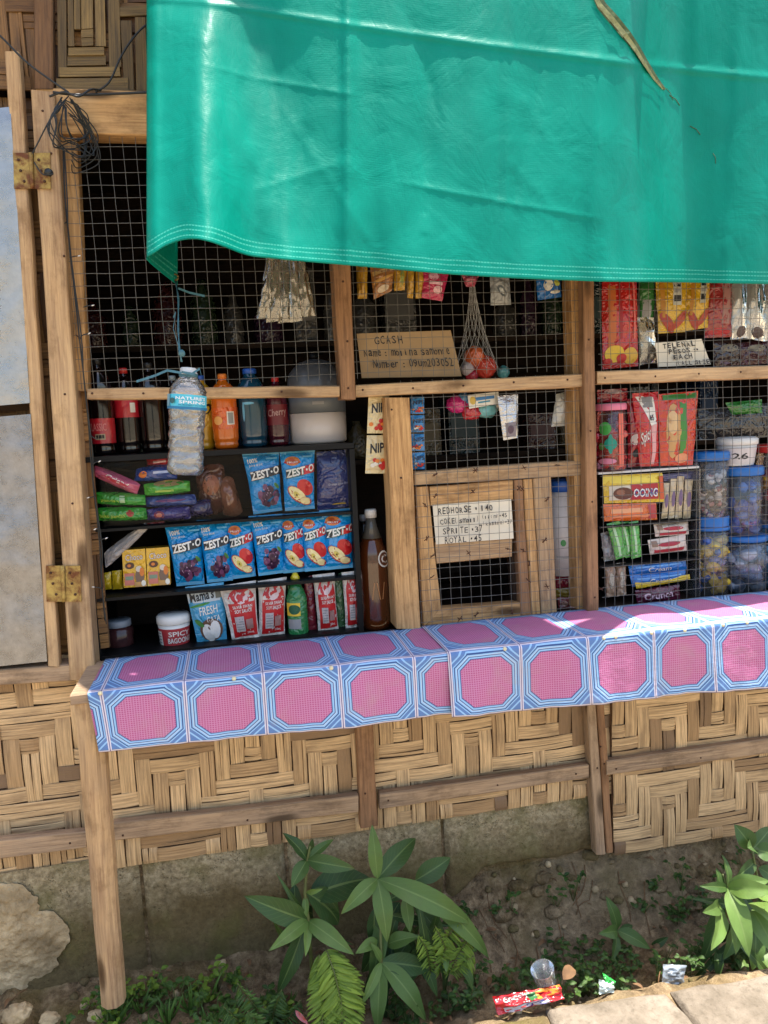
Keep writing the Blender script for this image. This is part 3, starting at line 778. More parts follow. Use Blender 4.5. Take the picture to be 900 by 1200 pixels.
# pale crumbling mortar clinging to the footing at lower left
mb = MB(); c = W(14, 1112, .012)
def patch(u, v):
    th = 2*PI*u; o = 1+.22*mnoise.noise(Vector((math.cos(th)*1.5, math.sin(th)*1.5, 4)))+.13*mnoise.noise(Vector((math.cos(th)*4, math.sin(th)*4, 9)))+.06*mnoise.noise(Vector((math.cos(th)*11, math.sin(th)*11, 2)))
    x = c.x-.065+.165*o*v*math.cos(th); z = c.z+.018+.145*o*v*math.sin(th)
    y = .014-.011*max(0, 1-v**5)-.007*mnoise.noise(Vector((x*9, z*9, 1)))*(1-v**4)-.005*abs(mnoise.noise(Vector((x*30, z*30, 6))))-.004*mnoise.noise(Vector((x*70, z*70, 3)))-.002*mnoise.noise(Vector((x*160, z*160, 8)))
    return Vector((x, y, z))
mb.grid(patch, 200, 70, M_rock)
tag(mb.build('mortar_lump'), 'pale crumbling mortar lump stuck to the footing left of the prop pole', 'rubble')
for i, (px, py, r) in enumerate([(20, 1188, .022), (58, 1194, .015), (112, 1190, .013), (268, 1194, .016)]):
    mb = MB(); c = W(px, py, -.12); mb.ball(c, (r*1.3, r, r*.9), M_rock, 30, 20, fn=lambda d, i=i: 1+.3*mnoise.noise(d*2+Vector((i*5, 0, 0)))+.1*mnoise.noise(d*7))
    tag(mb.build('rock'), ['small stone below the pale mortar rock', 'flat small stone between rock and prop pole', 'small stone left of the foot of the prop pole', 'small stone among the weeds near the fern'][i], 'rock')

# ------------------------------------------------------------------ interpolation helper
def interp(pts, x):
    if x <= pts[0][0]: return pts[0][1]
    for (a, b), (c, d) in zip(pts, pts[1:]):
        if x <= c:
            t = (x-a)/(c-a); return b+(d-b)*t
    return pts[-1][1]
def smooth(pts, x, r): return sum(interp(pts, x+r*k/3) for k in (-3, -2, -1, 0, 1, 2, 3))/7
gau = lambda x, s: math.exp(-(x/s)**2)

# ------------------------------------------------------------------ tarpaulin
TB = [(172, 304), (186, 292), (205, 283), (222, 279.5), (240, 281), (262, 289), (290, 300), (340, 305), (420, 312), (520, 321), (600, 326), (700, 330), (800, 331), (900, 333), (1000, 336), (1400, 345)]
TY = [(172, -.325), (230, -.335), (300, -.30), (400, -.28), (600, -.275), (735, -.272), (750, -.255), (792, -.10), (900, -.085), (1400, -.08)]
TT = [(172, -.10), (225, -.09), (262, -.155), (300, -.166), (400, -.167), (735, -.167), (750, -.162), (792, -.04), (1400, -.035)]
PT = -90
_cr = random.Random(33)
CREASES = [(405, .0, 409, 1.0, -.006, 5), (590, .3, 594, 1.0, -.004, 4), (236, .2, 300, .75, -.002, 7), (330, .55, 440, .95, -.0025, 8), (470, .2, 520, .6, .003, 5), (640, .35, 600, .8, .003, 5), (705, .3, 690, 1.0, -.006, 5), (820, .1, 800, 1.0, -.004, 5), (868, .2, 850, 1.0, -.005, 6), (300, .8, 400, .7, -.002, 7), (480, .75, 690, .82, -.0025, 4), (250, .45, 410, .5, -.002, 3)]+[(x, v, x+_cr.uniform(-60, 60), v+_cr.uniform(-.25, .25), _cr.uniform(-.0018, .0018), _cr.uniform(3, 6)) for x, v in [(_cr.uniform(200, 900), _cr.uniform(.2, .95)) for _ in range(16)]]
def tarpP(px, v):
    pb = smooth(TB, px, 10); py = PT+(pb-PT)*v
    yb = smooth(TY, px, 16); yt = smooth(TT, px+30*v, 14); Y = yt+(yb-yt)*v
    # folds (toward the viewer is negative)
    f = 0
    f += -.046*gau(px-228-14*v, 30)*(.4+.6*v)
    f += .036*gau(px-286-60*v, 46)*(1-.2*v)
    f += -.055*gau(px-330-30*(v-.7), 34)*max(0, v-.45)**1.3*2.2+.03*gau(px-300, 20)*max(0, v-.6)
    f += -.010*gau(px-411+4*v, 8)*(1-.25*v)+.006*gau(px-440, 20)
    f += -.005*gau(px-592-8*math.sin(v*4), 6)
    f += .010*math.sin(px*.017+1.0)*v + .006*math.sin(px*.05+v*4)*v
    f += -.014*gau(px-850-40*(1-v), 22)*v + .012*gau(px-800, 24)*v - .012*gau(px-690-20*v, 10)*v**6
    f += .012*gau(px-905, 14)*v
    # soft vertical bends and crumples
    f += .011*mnoise.noise(Vector((px*.014, v*1.1, 3)))+.0045*mnoise.noise(Vector((px*.045, v*1.6, 15)))+.0018*mnoise.noise(Vector((px*.03, v*7, 5)))*(.4+v)
    f += .0035*mnoise.noise(Vector((px*.06+v*5, v*9-px*.02, 8)))*gau(px-300, 110)*v
    for (x0, v0, x1, v1, a, wd) in CREASES:
        dx, dv = (x1-x0), (v1-v0)*420; L2 = dx*dx+dv*dv; qx, qv = px-x0, (v-v0)*420; tt = (qx*dx+qv*dv)/L2
        if -.1 < tt < 1.1: f += a*math.exp(-abs(qx*dv-qv*dx)/math.sqrt(L2)/wd)*min(1, (tt+.1)*5)*min(1, (1.1-tt)*5)
    # crease across the sheet
    cv = (interp([(172, -2), (234, 2), (407, 29), (571, 53), (735, 74), (867, 88), (1000, 100)], px)-PT)/(pb-PT)
    f += -.0045*gau(v-cv, .010)
    if px < 186: f += .028*((186-px)/14)**2
    # hem : doubled edge
    Y += f*min(1, v*2.2+.2)
    p = W(px, py, Y)
    return p
def tarp_uv(px, v):
    p = tarpP(px, v); b = tarpP(px, 1); return ((px-170)*.0017, (p-b).length)
mb = MB()
NX, NV = 260, 150
mb.grid(lambda u, v: tarpP(172+(1400-172)*u**1.25, v**.8), NX, NV, M_tarp, lambda u, v: tarp_uv(172+(1400-172)*u**1.25, v**.8))
def back(u, v):
    p = tarpP(172, v); px = 172+36*u; py = PT+(304+30*u**.9-PT)*v
    Y = p.y+.045*math.sin(u*PI*.5)+.10*u*v+.02*u
    return W(px, py, Y)
mb.grid(back, 20, 120, M_tarp, lambda u, v: (.3+u*.05, (1-v)*.62))
tarp = mb.build('tarpaulin')
sol = tarp.modifiers.new('thickness', 'SOLIDIFY'); sol.thickness = .0012; sol.offset = 0
tag(tarp, 'large green tarpaulin awning hanging over the front of the store', 'tarpaulin')
M_tear = plain('dark_frayed_tear', C3(74, 88, 56), .9, 0, .35, 90, 90, .3)  # dark sliver on the sheet; its colour stands for the shaded gap
M_tearlip = plain('pale_frayed_threads', C3(128, 132, 92), .9, 0, .3, 120, 90, .3)
def tarp_at(px, py, off):
    pb = smooth(TB, px, 10); p = tarpP(px, (py-PT)/(pb-PT)); return p+Vector((0, -off, 0))
mb = MB()
spine = [(697, -6, 5), (704, 8, 6), (718, 24, 6.5), (733, 42, 6), (745, 58, 4.5), (756, 76, 3.5), (768, 94, 2.5), (778, 106, 1.2)]
for dx, w0, mt, off in ((-3.2, .45, M_tearlip, .006), (0, 1, M_tear, .003)):
    L = [tarp_at(x+dx-w*w0*.75, y+w*w0*.5, off) for x, y, w in spine]; Rr = [tarp_at(x+dx+w*w0*.75, y-w*w0*.5, off+.002) for x, y, w in spine]
    n = len(L); mb.add(L+Rr, [[i, n+i, n+i+1, i+1] for i in range(n-1)], mt)
    if dx: mb.build('torn_flap', tarp); mb = MB()
mb.build('tear', tarp)['label'] = 'frayed diagonal rip in the tarpaulin'; mb = MB()
for a, b, w in (((784, 112), (796, 124), .0009), ((808, 148), (820, 158), .0008), ((835, 180), (838, 192), .0006), ((780, 104), (788, 118), .0006)):
    mb = MB(); mb.tube([tarp_at(*a, .002), tarp_at((a[0]+b[0])/2+1, (a[1]+b[1])/2-1, .003), tarp_at(*b, .002)], w, M_tear, 5); mb.build('slit', tarp)

mb = MB(); c = W(205, 325, back(.95, 1).y-.004)
mb.tube([c+Vector((.006*math.cos(t*PI/6), -.001, .006*math.sin(t*PI/6))) for t in range(13)], .0018, plain('brass_eyelet', C3(120, 100, 60), .4, .8, .2, 60, 0, 0), 8)
mb.build('eyelet', tarp)

# ------------------------------------------------------------------ printed oilcloth on the ledge
YF = -.229; zt = z_ledge+.001
BOT = [(100, 882), (116, 880), (217, 869), (310, 861), (400, 851), (487, 841), (527, 837), (612, 833), (690, 823), (765, 817), (835, 809), (905, 804), (1000, 797), (1200, 783)]
xs_of = lambda px, py: W(px, py, YF).x
def oilcloth(name, label, edges, x0, x1, zoff, seed, left_flare=0):
    """edges: list of (x, tile number)"""
    mb = MB(); botz = [(W(px, py, YF).x, W(px, py, YF).z) for px, py in BOT]
    rear = -.004; fl = .225
    n1, n2, n3 = 10, 6, 16
    def prof(x, k):
        """k 0..1 rear->bottom ; returns point, v"""
        zb = smooth(botz, x, .02)
        wv = .006*math.sin(x*17+seed)+.007*mnoise.noise(Vector((x*9, 3, seed)))+.004*mnoise.noise(Vector((x*31, 3, seed)))
        rip = .0016*mnoise.noise(Vector((x*26, 1, seed)))
        if k < .35:
            t = k/.35; y = rear+(YF+.008-rear)*t; z = zt+zoff+.0022*max(0, mnoise.noise(Vector((x*8, y*14, seed))))+.0012*math.sin(x*30)*t
            return Vector((x, y, z)), 1.93-.93*t
        if k < .5:
            t = (k-.35)/.15*PI/2; y = YF+.008-(.008+zoff)*math.sin(t); z = zt-.008+(.008+zoff)*math.cos(t)
            return Vector((x, y+rip*t, z+.0012*math.sin(x*30)*(1-t/1.6))), 1-.06*(k-.35)/.15
        t = (k-.5)/.5; zz = zt-.008; z = zz+(zb-zz)*t
        y = YF-zoff+rip*1.5+(wv-.008+.008*mnoise.noise(Vector((x*12, z*6, seed+2))))*t
        return Vector((x+left_flare*t*max(0, 1-(x-x0)/.1), y, z)), .94*(1-t)
    N = int((x1-x0)/.006)
    vs = []; uvs = []; M = 44
    for i in range(N+1):
        x = x0+(x1-x0)*i/N; u = interp(edges, x)
        for j in range(M+1):
            p, v = prof(x, j/M); vs.append(p); uvs.append((u, v))
    fs = [[i*(M+1)+j, i*(M+1)+j+1, (i+1)*(M+1)+j+1, (i+1)*(M+1)+j] for i in range(N) for j in range(M)]
    mb.add(vs, fs, M_cloth, uvs, .5, True)
    o = mb.build(name); s = o.modifiers.new('thickness', 'SOLIDIFY'); s.thickness = .0008; s.offset = -1
    return tag(o, label, 'oilcloth', 'printed oilcloth pieces on the ledge')
def edg(pxs, n0):
    L = [(xs_of(px, py), n0+i) for i, (px, py) in enumerate(pxs)]
    d = L[-1][0]-L[-2][0]; L += [(L[-1][0]+d*k, L[-1][1]+k) for k in range(1, 8)]
    d = L[1][0]-L[0][0]; return [(L[0][0]-d, n0-1)]+L
E1 = edg([(122, 850), (219, 840), (311, 832), (400, 824), (487, 815), (572, 806)], 1)
E2 = edg([(528, 812), (611, 804), (689, 796), (766, 788), (835, 781), (903, 775)], 1)
oilcloth('ledge_cover', 'pink tile-print oilcloth hanging over the left half of the ledge', E1, xs_of(106, 850), xs_of(529, 812), 0, 1, left_flare=.012)
oilcloth('ledge_cover', 'pink tile-print oilcloth over the sunlit right half of the ledge', E2, xs_of(526, 812), 1.7, .0022, 4)
M_tack = plain('tack_head', C3(226, 214, 176, .9), .4, .3, .1, 60, 0, 0)
tacks = [(117, 812), (274, 793), (388, 777), (592, 757), (708, 746), (722, 746), (764, 742), (803, 739), (848, 732), (876, 730)]
for i, (px, py) in enumerate(tacks):
    mb = MB(); p = W(px, py, YF-.003); p.z = min(p.z, zt-.004); mb.lathe(p+Vector((0, .003, 0)), [(.0045, 0), (.0042, .002), (.002, .0036)], M_tack, 12, (0, -1, .3))
    tag(mb.build('tack'), 'small pale tack pinning the oilcloth along the ledge edge', 'tack', 'tacks along the ledge edge')

# ------------------------------------------------------------------ hanging water bottle on twine
def water_mat():
    t = NT('clear_pet_water'); v = t.coord()
    tr = t.add('ShaderNodeBsdfTransparent'); tr.inputs[0].default_value = (.93, .95, .96, 1)
    d = t.add('ShaderNodeBsdfTranslucent'); d.inputs[0].default_value = (.86, .88, .88, 1)
    df = t.add('ShaderNodeBsdfDiffuse'); df.inputs[0].default_value = (.8, .81, .8, 1)
    g = t.add('ShaderNodeBsdfGlossy'); g.inputs['Roughness'].default_value = .05
    n = t.noise(t.coord('Object', (30, 30, 60)), 1.3, 2, .5, .8); bm = t.bump(n, .45, .012)
    for x in (d, df, g): t.link(bm, x.inputs['Normal'])
    m0 = t.add('ShaderNodeMixShader'); m0.inputs[0].default_value = .5; t.link(d.outputs[0], m0.inputs[1]); t.link(df.outputs[0], m0.inputs[2])
    m1 = t.add('ShaderNodeMixShader'); t.link(t.ramp(n, [(.35, V3(.07)), (.65, V3(.36))]), m1.inputs[0]); t.link(tr.outputs[0], m1.inputs[1]); t.link(m0.outputs[0], m1.inputs[2])  # white mixed in by noise stands for light refracted from bright surroundings
    fr = t.add('ShaderNodeFresnel'); fr.inputs['IOR'].default_value = 1.5; t.link(bm, fr.inputs['Normal'])
    m2 = t.add('ShaderNodeMixShader'); t.link(t.math('MULTIPLY_ADD', fr.outputs[0], 1.6, .10), m2.inputs[0]); t.link(m1.outputs[0], m2.inputs[1]); t.link(g.outputs[0], m2.inputs[2])
    t.link(m2.outputs[0], t.out.inputs[0]); return t.m
M_water = water_mat()
YB = -.272
bt, bb = W(221, 431, YB), W(217, 556, YB)
ax = (bt-bb).normalized(); H = (bt-bb).length; rB = 22.5*mpp(217, 500, YB)
bot = empty('water_bottle', bb, 'clear plastic water bottle with cyan label hanging on twine from the tarpaulin', 'bottle')
def bprof(t):
    P = [(0, .72), (.015, .9), (.05, .98), (.12, .93), (.17, .97), (.22, .88), (.26, .97), (.33, .90), (.37, .97), (.43, .88), (.47, .98), (.52, .93), (.56, .96), (.60, .98), (.74, .98), (.78, .97), (.84, .84), (.89, .60), (.925, .42), (.94, .40)]
    return smooth(P, t, .012)*rB
mb = MB(); mb.lathe(bb, [(bprof(k/120*.94), k/120*.94*H) for k in range(121)], M_water, 44, ax); mb.build('body', bot)
lab = ink(78, 196, 222, .85, .3); mb = MB()
mb.lathe(bb, [(bprof(.61)+.0006, .61*H), (bprof(.67)+.0008, .67*H), (bprof(.745)+.0006, .745*H)], lab, 44, ax, cap=False)
yf = -math.atan2(bb.x, bb.y-CAM.y)
_a = (Vector((1, 0, 0))-ax*ax.x).normalized(); _b = ax.cross(_a)
def labf(u, v, off=0):
    th = -PI/2+yf+(u-.5)*PI; r = rB*.985+.0012+off
    return bb+ax*(H*(.745-.135*v))+_a*(r*math.cos(th))+_b*(r*math.sin(th))
S = Surf(labf, mb); S.rect(0, .82, 1, 1, ink(20, 120, 168)); S.rect(.0, 0, .16, .82, ink(120, 170, 190), 4)
S.text("NATURE'S", .3, .14, .82, .36, ink(240, 246, 250), .02); S.text("SPRING", .36, .42, .82, .62, ink(240, 246, 250), .02); S.text("PURIFIED WATER", .36, .68, .82, .77, ink(16, 84, 140), .01)
S.ell(.24, .45, .05, .2, ink(40, 90, 90)); mb.build('wrap_label', bot)
mb = MB(); mb.lathe(bb+ax*(H*.935), [(rB*.47, 0), (rB*.47, H*.02), (rB*.43, H*.021), (rB*.43, H*.055), (rB*.36, H*.066)], M_white, 32, ax); mb.build('cap', bot)
M_twine = plain('blue_green_twine', C3(70, 116, 128, .8), .6, 0, .3, 120, 90, .3)
mb = MB(); yk = YB
st = [(206, 329, back(.95, 1).y-.006), (209, 350, -.2), (209, 385, -.24), (210, 410, YB-.012), (213, 424, YB-.018)]
P = [W(*s) for s in st]
for k in range(3):
    o = Vector((.0012*math.cos(k*2.1), .0012*math.sin(k*2.1), 0)); mb.tube([p+o*(1 if i % 2 else -1) for i, p in enumerate(P)], .0011, M_twine, 6)
nk = bb+ax*(H*.925)
for k in range(3):
    mb.tube([nk+ax*(.002*k-.002+.002*math.sin(t))+_a*(rB*.47*math.cos(t*PI/8))+_b*(rB*.47*math.sin(t*PI/8)) for t in range(17)], .0013, M_twine, 6)
mb.ball(W(213, 414, YB-.014), (.006, .005, .0065), M_twine, 12, 8, fn=lambda d: 1+.3*mnoise.noise(d*3))
def ribbon(px):
    pts = [W(*p) for p in px]; vs = []
    for i, p in enumerate(pts): vs += [p+Vector((0, 0, .0022)), p-Vector((0, .001, .0022))]
    mb.add(vs, [[2*i, 2*i+1, 2*i+3, 2*i+2] for i in range(len(pts)-1)], M_twine)
ribbon([(213, 437, YB-.02), (196, 434, YB-.02), (182, 440, YB-.018), (170, 444, YB-.015), (160, 447, YB-.012)])
ribbon([(213, 436, YB-.02), (225, 438, YB-.022), (234, 432, YB-.02), (236, 440, YB-.02)])
ribbon([(209, 405, YB-.01), (203, 385, YB), (206, 366, YB), (203, 372, YB+.01)]); ribbon([(209, 338, -.2), (222, 343, -.19), (240, 347, -.185)])
tag(mb.build('twine'), 'frayed blue green twine tied round the neck of the hanging bottle', 'twine')

# ------------------------------------------------------------------ goods
WHT = ink(238, 236, 228); BLK = ink(22, 20, 24, 1); RED = ink(200, 32, 36); CRM = ink(240, 226, 168); YEL = ink(240, 200, 60)
GRAPE = ink(70, 36, 72); GRAPE2 = ink(112, 66, 104); DGRN = ink(20, 92, 62); ORG = ink(226, 128, 52); LBL = ink(120, 196, 236); GRY = ink(150, 150, 152); MAR = ink(120, 22, 36)

# --- display case
case = empty('display_case', (W(265, 757, .05)), 'black open display case full of juice pouches behind the left opening', 'display case')
ZB = W(265, 757, .035).z
def zat(px, py, Y): return W(px, py, Y).z
xL, xR = W(107, 640, .03).x, W(421, 640, .03).x
zTop = zat(265, 527, .035); zS1 = zat(330, 603, .06); zS2 = zat(300, 682, .06); zS0 = zat(300, 757, .06)
zS0 = .994+.012
def cb(name, *a): mb = MB(); mb.box(*a, M_black); mb.build(name, case)
cb('case_top', xL, xR, .028, .30, zTop-.012, zTop)
cb('side_panel', xL-.006, xL-.001, .03, .30, .997, zTop-.001); cb('side_panel', xR-.012, xR, .026, .30, .997, zTop-.014)
cb('shelf', xL, xR-.013, .035, .298, zS1-.008, zS1-.002); cb('shelf', xL, xR-.013, .033, .298, zS2-.009, zS2-.002); cb('base', xL, xR-.013, .026, .298, .995, .995+.011)
mb = MB(); mb.box(xL, xR, .301, .306, .997, zTop, M_dark); mb.build('back_panel', case)
mb = MB(); mb.grid(lambda u, v: Vector((xL+.03+(xR-.045-xL)*u, .0335+.0015*mnoise.noise(Vector((u*5, v*6, 2))), zTop-.014+(zS1+.004-zTop+.014)*v)), 24, 12, clear('case_film', (1, 1, 1), .996, .04, .05, .22)); mb.build('clear_film', case)

BLUE = foil(18, 140, 210, .95, .18, .45); BLUES = ink(70, 160, 206)
def juice(q, kind, label, Y=.075, seed=0):
    S = pack('juice_pouch', q, Y, BLUE, .022, None, .0035, label, 'juice pouch', 'juice pouches in the display case', seed, 16, 22, .05, sealmat=BLUES, waist=.06)
    if kind == 'grape':
        S.text('100%', .1, .12, .38, .19, WHT, .02, .02); S.text('juice drink', .12, .2, .52, .25, WHT, .0, .02)
        rr = random.Random(seed)
        for k in range(34):
            a = rr.random()*2*PI; d = rr.random()**.6*rr.uniform(.8, 1.15)
            S.ell(.58+.31*d*math.cos(a), .72+.16*d*math.sin(a), .085, .05, rr.choice((GRAPE, GRAPE2, ink(54, 26, 58))), 0, 10)
        for k in range(8): S.ell(.58+.27*rr.uniform(-1, 1), .71+.13*rr.uniform(-1, 1), .02, .011, ink(178, 150, 178), .5, 8)
        S.ell(.86, .56, .09, .035, ink(70, 130, 60), .5)
    else:
        S.ell(.33, .18, .22, .075, ink(214, 130, 60)); S.ell(.33, .2, .25, .025, RED); S.ell(.3, .165, .1, .035, ink(190, 84, 40)); S.text('FRUIT', .17, .185, .5, .215, WHT, .02)
        S.ell(.68, .62, .27, .13, RED, .2); S.ell(.78, .57, .09, .035, ink(226, 90, 80), .4)
        S.ell(.42, .735, .33, .115, ink(176, 40, 40), .35); S.ell(.43, .73, .31, .1, CRM, .35); S.ell(.4, .73, .11, .045, ink(214, 196, 96), .35); S.ell(.4, .735, .03, .018, ink(92, 60, 34), .35, 8)
        S.ell(.7, .85, .2, .07, ink(176, 40, 40), .1); S.ell(.69, .845, .185, .06, CRM, .1)
    sl = .07
    S.quad([(.10, .315), (.99, .235), (.99, .375), (.10, .455)], BLK)
    if kind != 'grape': S.quad([(.56, .274), (.99, .235), (.99, .375), (.56, .414)], RED)
    S.text('ZEST', .08, .315, .70, .465, BLK if kind == 'grape' else DGRN, .07, sl*.8); S.text('ZEST', .10, .322, .69, .452, WHT, .035, sl*.8)
    S.ell(.745, .325, .028, .018, WHT); S.text('O', .80, .247, .97, .372, WHT, .035, .012)
    S.rect(.62, .1, .93, .125, ink(110, 180, 214))
    return S.done()
juice([(283, 530), (327, 528), (331, 598), (297, 603)], 'grape', 'upper shelf blue juice pouch with a grape picture', .075, 1)
juice([(327, 528), (369, 526), (369, 596), (334, 599)], 'apple', 'upper shelf blue juice pouch with a red apple, beside the navy pack', .07, 2)
row = [([(192, 614), (237, 611), (240, 684), (207, 687)], 'grape', 'leftmost grape juice pouch of the long row, next to the yellow cartons'),
 ([(230, 610), (268, 608), (273, 680), (243, 683)], 'grape', 'second grape juice pouch of the long row'),
 ([(262, 609), (296, 606), (300, 675), (270, 679)], 'apple', 'apple juice pouch between two grape pouches in the long row'),
 ([(291, 605), (331, 602), (333, 671), (303, 675)], 'grape', 'rightmost grape juice pouch of the long row'),
 ([(326, 603), (356, 601), (360, 669), (332, 672)], 'apple', 'apple juice pouch just right of the last grape pouch'),
 ([(349, 602), (381, 599), (386, 667), (357, 670)], 'apple', 'second apple juice pouch from the right end of the long row'),
 ([(374, 598), (416, 595), (414, 665), (381, 668)], 'apple', 'unobstructed apple juice pouch at the right end of the long row')]
for i, (q, k, l) in enumerate(row): juice(q, k, l, .078-.004*(i % 2)-.0045*i*.3, 3+i)
S = pack('navy_pouch', [(371, 530), (412, 526), (414, 593), (372, 598)], .085, foil(30, 48, 120, .7), .016, None, .003, 'dark navy blue shiny pouch on the upper shelf right end', 'pouch'); S.text('Orange Juice Drink', .3, .55, .92, .6, ink(190, 196, 220), 0); S.ell(.6, .93, .2, .02, YEL); S.done()

# soy sauce and other pouches of the bottom shelf
def swan(q, label, seed, Y=.062, half=False):
    S = pack('sauce_pouch', q, Y, foil(214, 206, 198, .85), .014, None, .004, label, 'sauce pouch', 'red and white sauce pouches', seed, 14, 18, .05, waist=.07)
    pts = [(.22, .22), (.5, .08), (.8, .2), (.9, .3), (.9, .92), (.2, .95)]
    S.ell(.54, .33, .42, .26, RED); S.quad([(.12, .33), (.96, .33), (.96, .93), (.12, .95)], RED, 8)
    sw = ink(232, 206, 206); S.ell(.58, .29, .17, .055, sw, -.15); S.ell(.68, .25, .11, .035, sw, -.6)
    for a, b in (((.43, .29), (.38, .24)), ((.38, .24), (.40, .19)), ((.40, .19), (.47, .155)), ((.47, .155), (.55, .18))):
        dx, dv = b[0]-a[0], b[1]-a[1]; n_ = math.hypot(dx, dv); ox, ov = -dv/n_*.022, dx/n_*.014; S.quad([(a[0]+ox, a[1]+ov), (b[0]+ox, b[1]+ov), (b[0]-ox, b[1]-ov), (a[0]-ox, a[1]-ov)], sw, 2)
    S.text('SILVER SWAN', .24, .37, .86, .42, WHT, .01); S.text('SOY SAUCE', .28, .44, .84, .5, WHT, .015)
    S.rect(.24, .56, .55, .84, ink(196, 186, 186)); 
    for k in range(5): S.rect(.27, .6+.045*k, .52, .62+.045*k, GRY, 2)
    S.rect(.6, .62, .84, .8, ink(160, 120, 116)); S.text('200mL', .6, .84, .84, .88, WHT, 0)
    S.done()
swan([(256, 687), (300, 680), (304, 747), (272, 751)], 'widest red and white sauce pouch, right of the coconut pouch', 21)
swan([(302, 681), (336, 676), (334, 744), (303, 747)], 'red and white sauce pouch left of the green bottle', 22, .066)
swan([(366, 674), (392, 671), (397, 738), (373, 741)], 'narrow red and white sauce pouch right of the green bottle', 23, .064)
swan([(400, 671), (424, 668), (426, 734), (405, 737)], 'red and white sauce pouch at the right end of the bottom shelf', 24, .06)
S = pack('coconut_pouch', [(217, 688), (262, 682), (266, 751), (232, 756)], .07, foil(70, 160, 200, .85), .013, None, .0015, 'light blue coconut milk pouch with cut white coconut picture', 'pouch', None, 31)
S.rect(0, .05, 1, .28, ink(206, 218, 224)); S.text("Mama's", .06, .1, .72, .27, BLK, .03, .04); S.rect(.76, .06, .95, .24, ink(110, 112, 100)); S.ell(.3, .32, .3, .02, ink(70, 150, 60), -.1)
S.text('FRESH', .26, .36, .78, .5, WHT, .01, .03); S.text('GATA', .44, .53, .84, .63, WHT, .005, .02)
S.ell(.54, .76, .36, .2, ink(108, 76, 56)); S.ell(.42, .79, .17, .14, ink(232, 230, 226), .5); S.ell(.66, .76, .16, .16, ink(240, 238, 234), -.4); S.ell(.5, .9, .12, .07, ink(226, 224, 220)); S.ell(.2, .62, .14, .05, ink(70, 130, 60), .4); S.done()
def tub(px, y0, y1, wpx, Y, label, name='tub', body=None, lidc=None, wr=None, txt=(), taper=.88, cat='tub'):
    c = W(px, y1, Y); h = W(px, y0, Y).z-c.z; r = wpx/2*mpp(px, y1, Y)
    e = empty(name, c, label, cat)
    mb = MB(); mb.lathe(c, [(r*taper*.9, 0), (r*taper*.93, h*.02), (r*.97, h*.72)], body or M_white, 32)
    if wr:
        rf = lambda z: r*(taper*.93+(.97-taper*.93)*z/(h*.72))+.0006
        mb.lathe(c, [(rf(h*.08), h*.08), (rf(h*.62), h*.62)], wr, 32, cap=False)
        S = Surf(_cyl(c, h*.08, h*.62, rf), mb)
        for t, u0, v0, u1, v1, mm in txt: S.text(t, u0, v0, u1, v1, mm, .015)
        S.rect(.02, .12, .2, .9, WHT); 
        for k in range(4): S.rect(.04, .2+.17*k, .18, .28+.17*k, GRY, 2)
    mb.build('cup', e)
    mb = MB(); mb.lathe(c, [(r*.99, h*.73), (r*1.03, h*.75), (r*1.03, h*.93), (r*.97, h*.96), (r*.9, h*1.0)], lidc or M_white, 32); mb.build('lid', e)
tub(206, 718, 757, 39, .09, 'white tub with red label and maroon contents on the bottom shelf', 'condiment_tub', None, None, ink(178, 52, 58), [('SPICY', .36, .15, .86, .42, WHT), ('BAGOONG', .34, .5, .9, .8, WHT)])
c = W(141, 757, .12); mb = MB(); r = 17*mpp(141, 757, .12); h = .062
e = empty('glass_jar', c, 'small dim glass jar with pale lid at the left of the bottom shelf', 'jar')
mb.lathe(c, [(r*.9, 0), (r, h*.1), (r, h*.7), (r*.8, h*.8)], plain('dark_preserve', C3(60, 34, 34), .15, 0, .3, 40, 0, 0, .6), 28); mb.build('glass_body', e)
mb = MB(); mb.lathe(c, [(r*.88, h*.8), (r*.9, h*.82), (r*.9, h*1.02), (r*.84, h*1.05)], plain('grey_lid', C3(126, 134, 144), .4, 0, .1, 20, 0, 0), 28); mb.build('lid', e)
# green and yellow bottle
c = W(350, 742, .07); h = W(350, 672, .07).z-c.z; r = 12*mpp(350, 742, .07)
e = empty('cleaner_bottle', c, 'green and yellow squeeze bottle between the red sauce pouches', 'bottle')
mb = MB(); rf = lambda z: r*(1 if z < h*.62 else max(.3, 1-(z/h-.62)*2.2)); mb.lathe(c, [(rf(z*h), z*h) for z in (0, .03, .3, .6, .7, .8, .88)], foil(40, 128, 70), 24)
S = Surf(_cyl(c, h*.06, h*.6, rf), mb); S.rect(.1, .1, .6, .5, YEL); S.rect(.15, .6, .6, .9, GRY); S.ell(.4, .3, .2, .15, DGRN); mb.build('body', e)
mb = MB(); mb.lathe(c+Vector((0, 0, h*.89)), [(r*.4, 0), (r*.45, h*.05), (r*.2, h*.13)], foil(226, 200, 40), 16); mb.build('cap', e)
for q, m, l in (([(337, 679), (346, 676), (349, 743), (340, 745)], foil(60, 134, 60), 'thin green sachet left of the green and yellow bottle'), ([(356, 678), (366, 674), (372, 741), (362, 743)], foil(126, 36, 50), 'thin maroon sachet right of the green and yellow bottle'), ([(391, 676), (401, 670), (406, 738), (396, 740)], foil(70, 110, 70), 'thin grey green sachet between the last two sauce pouches')):
    pack('sachet', q, .078, m, .006, None, .001, l, 'sachet', None, R.random()*30, 8, 12).done()
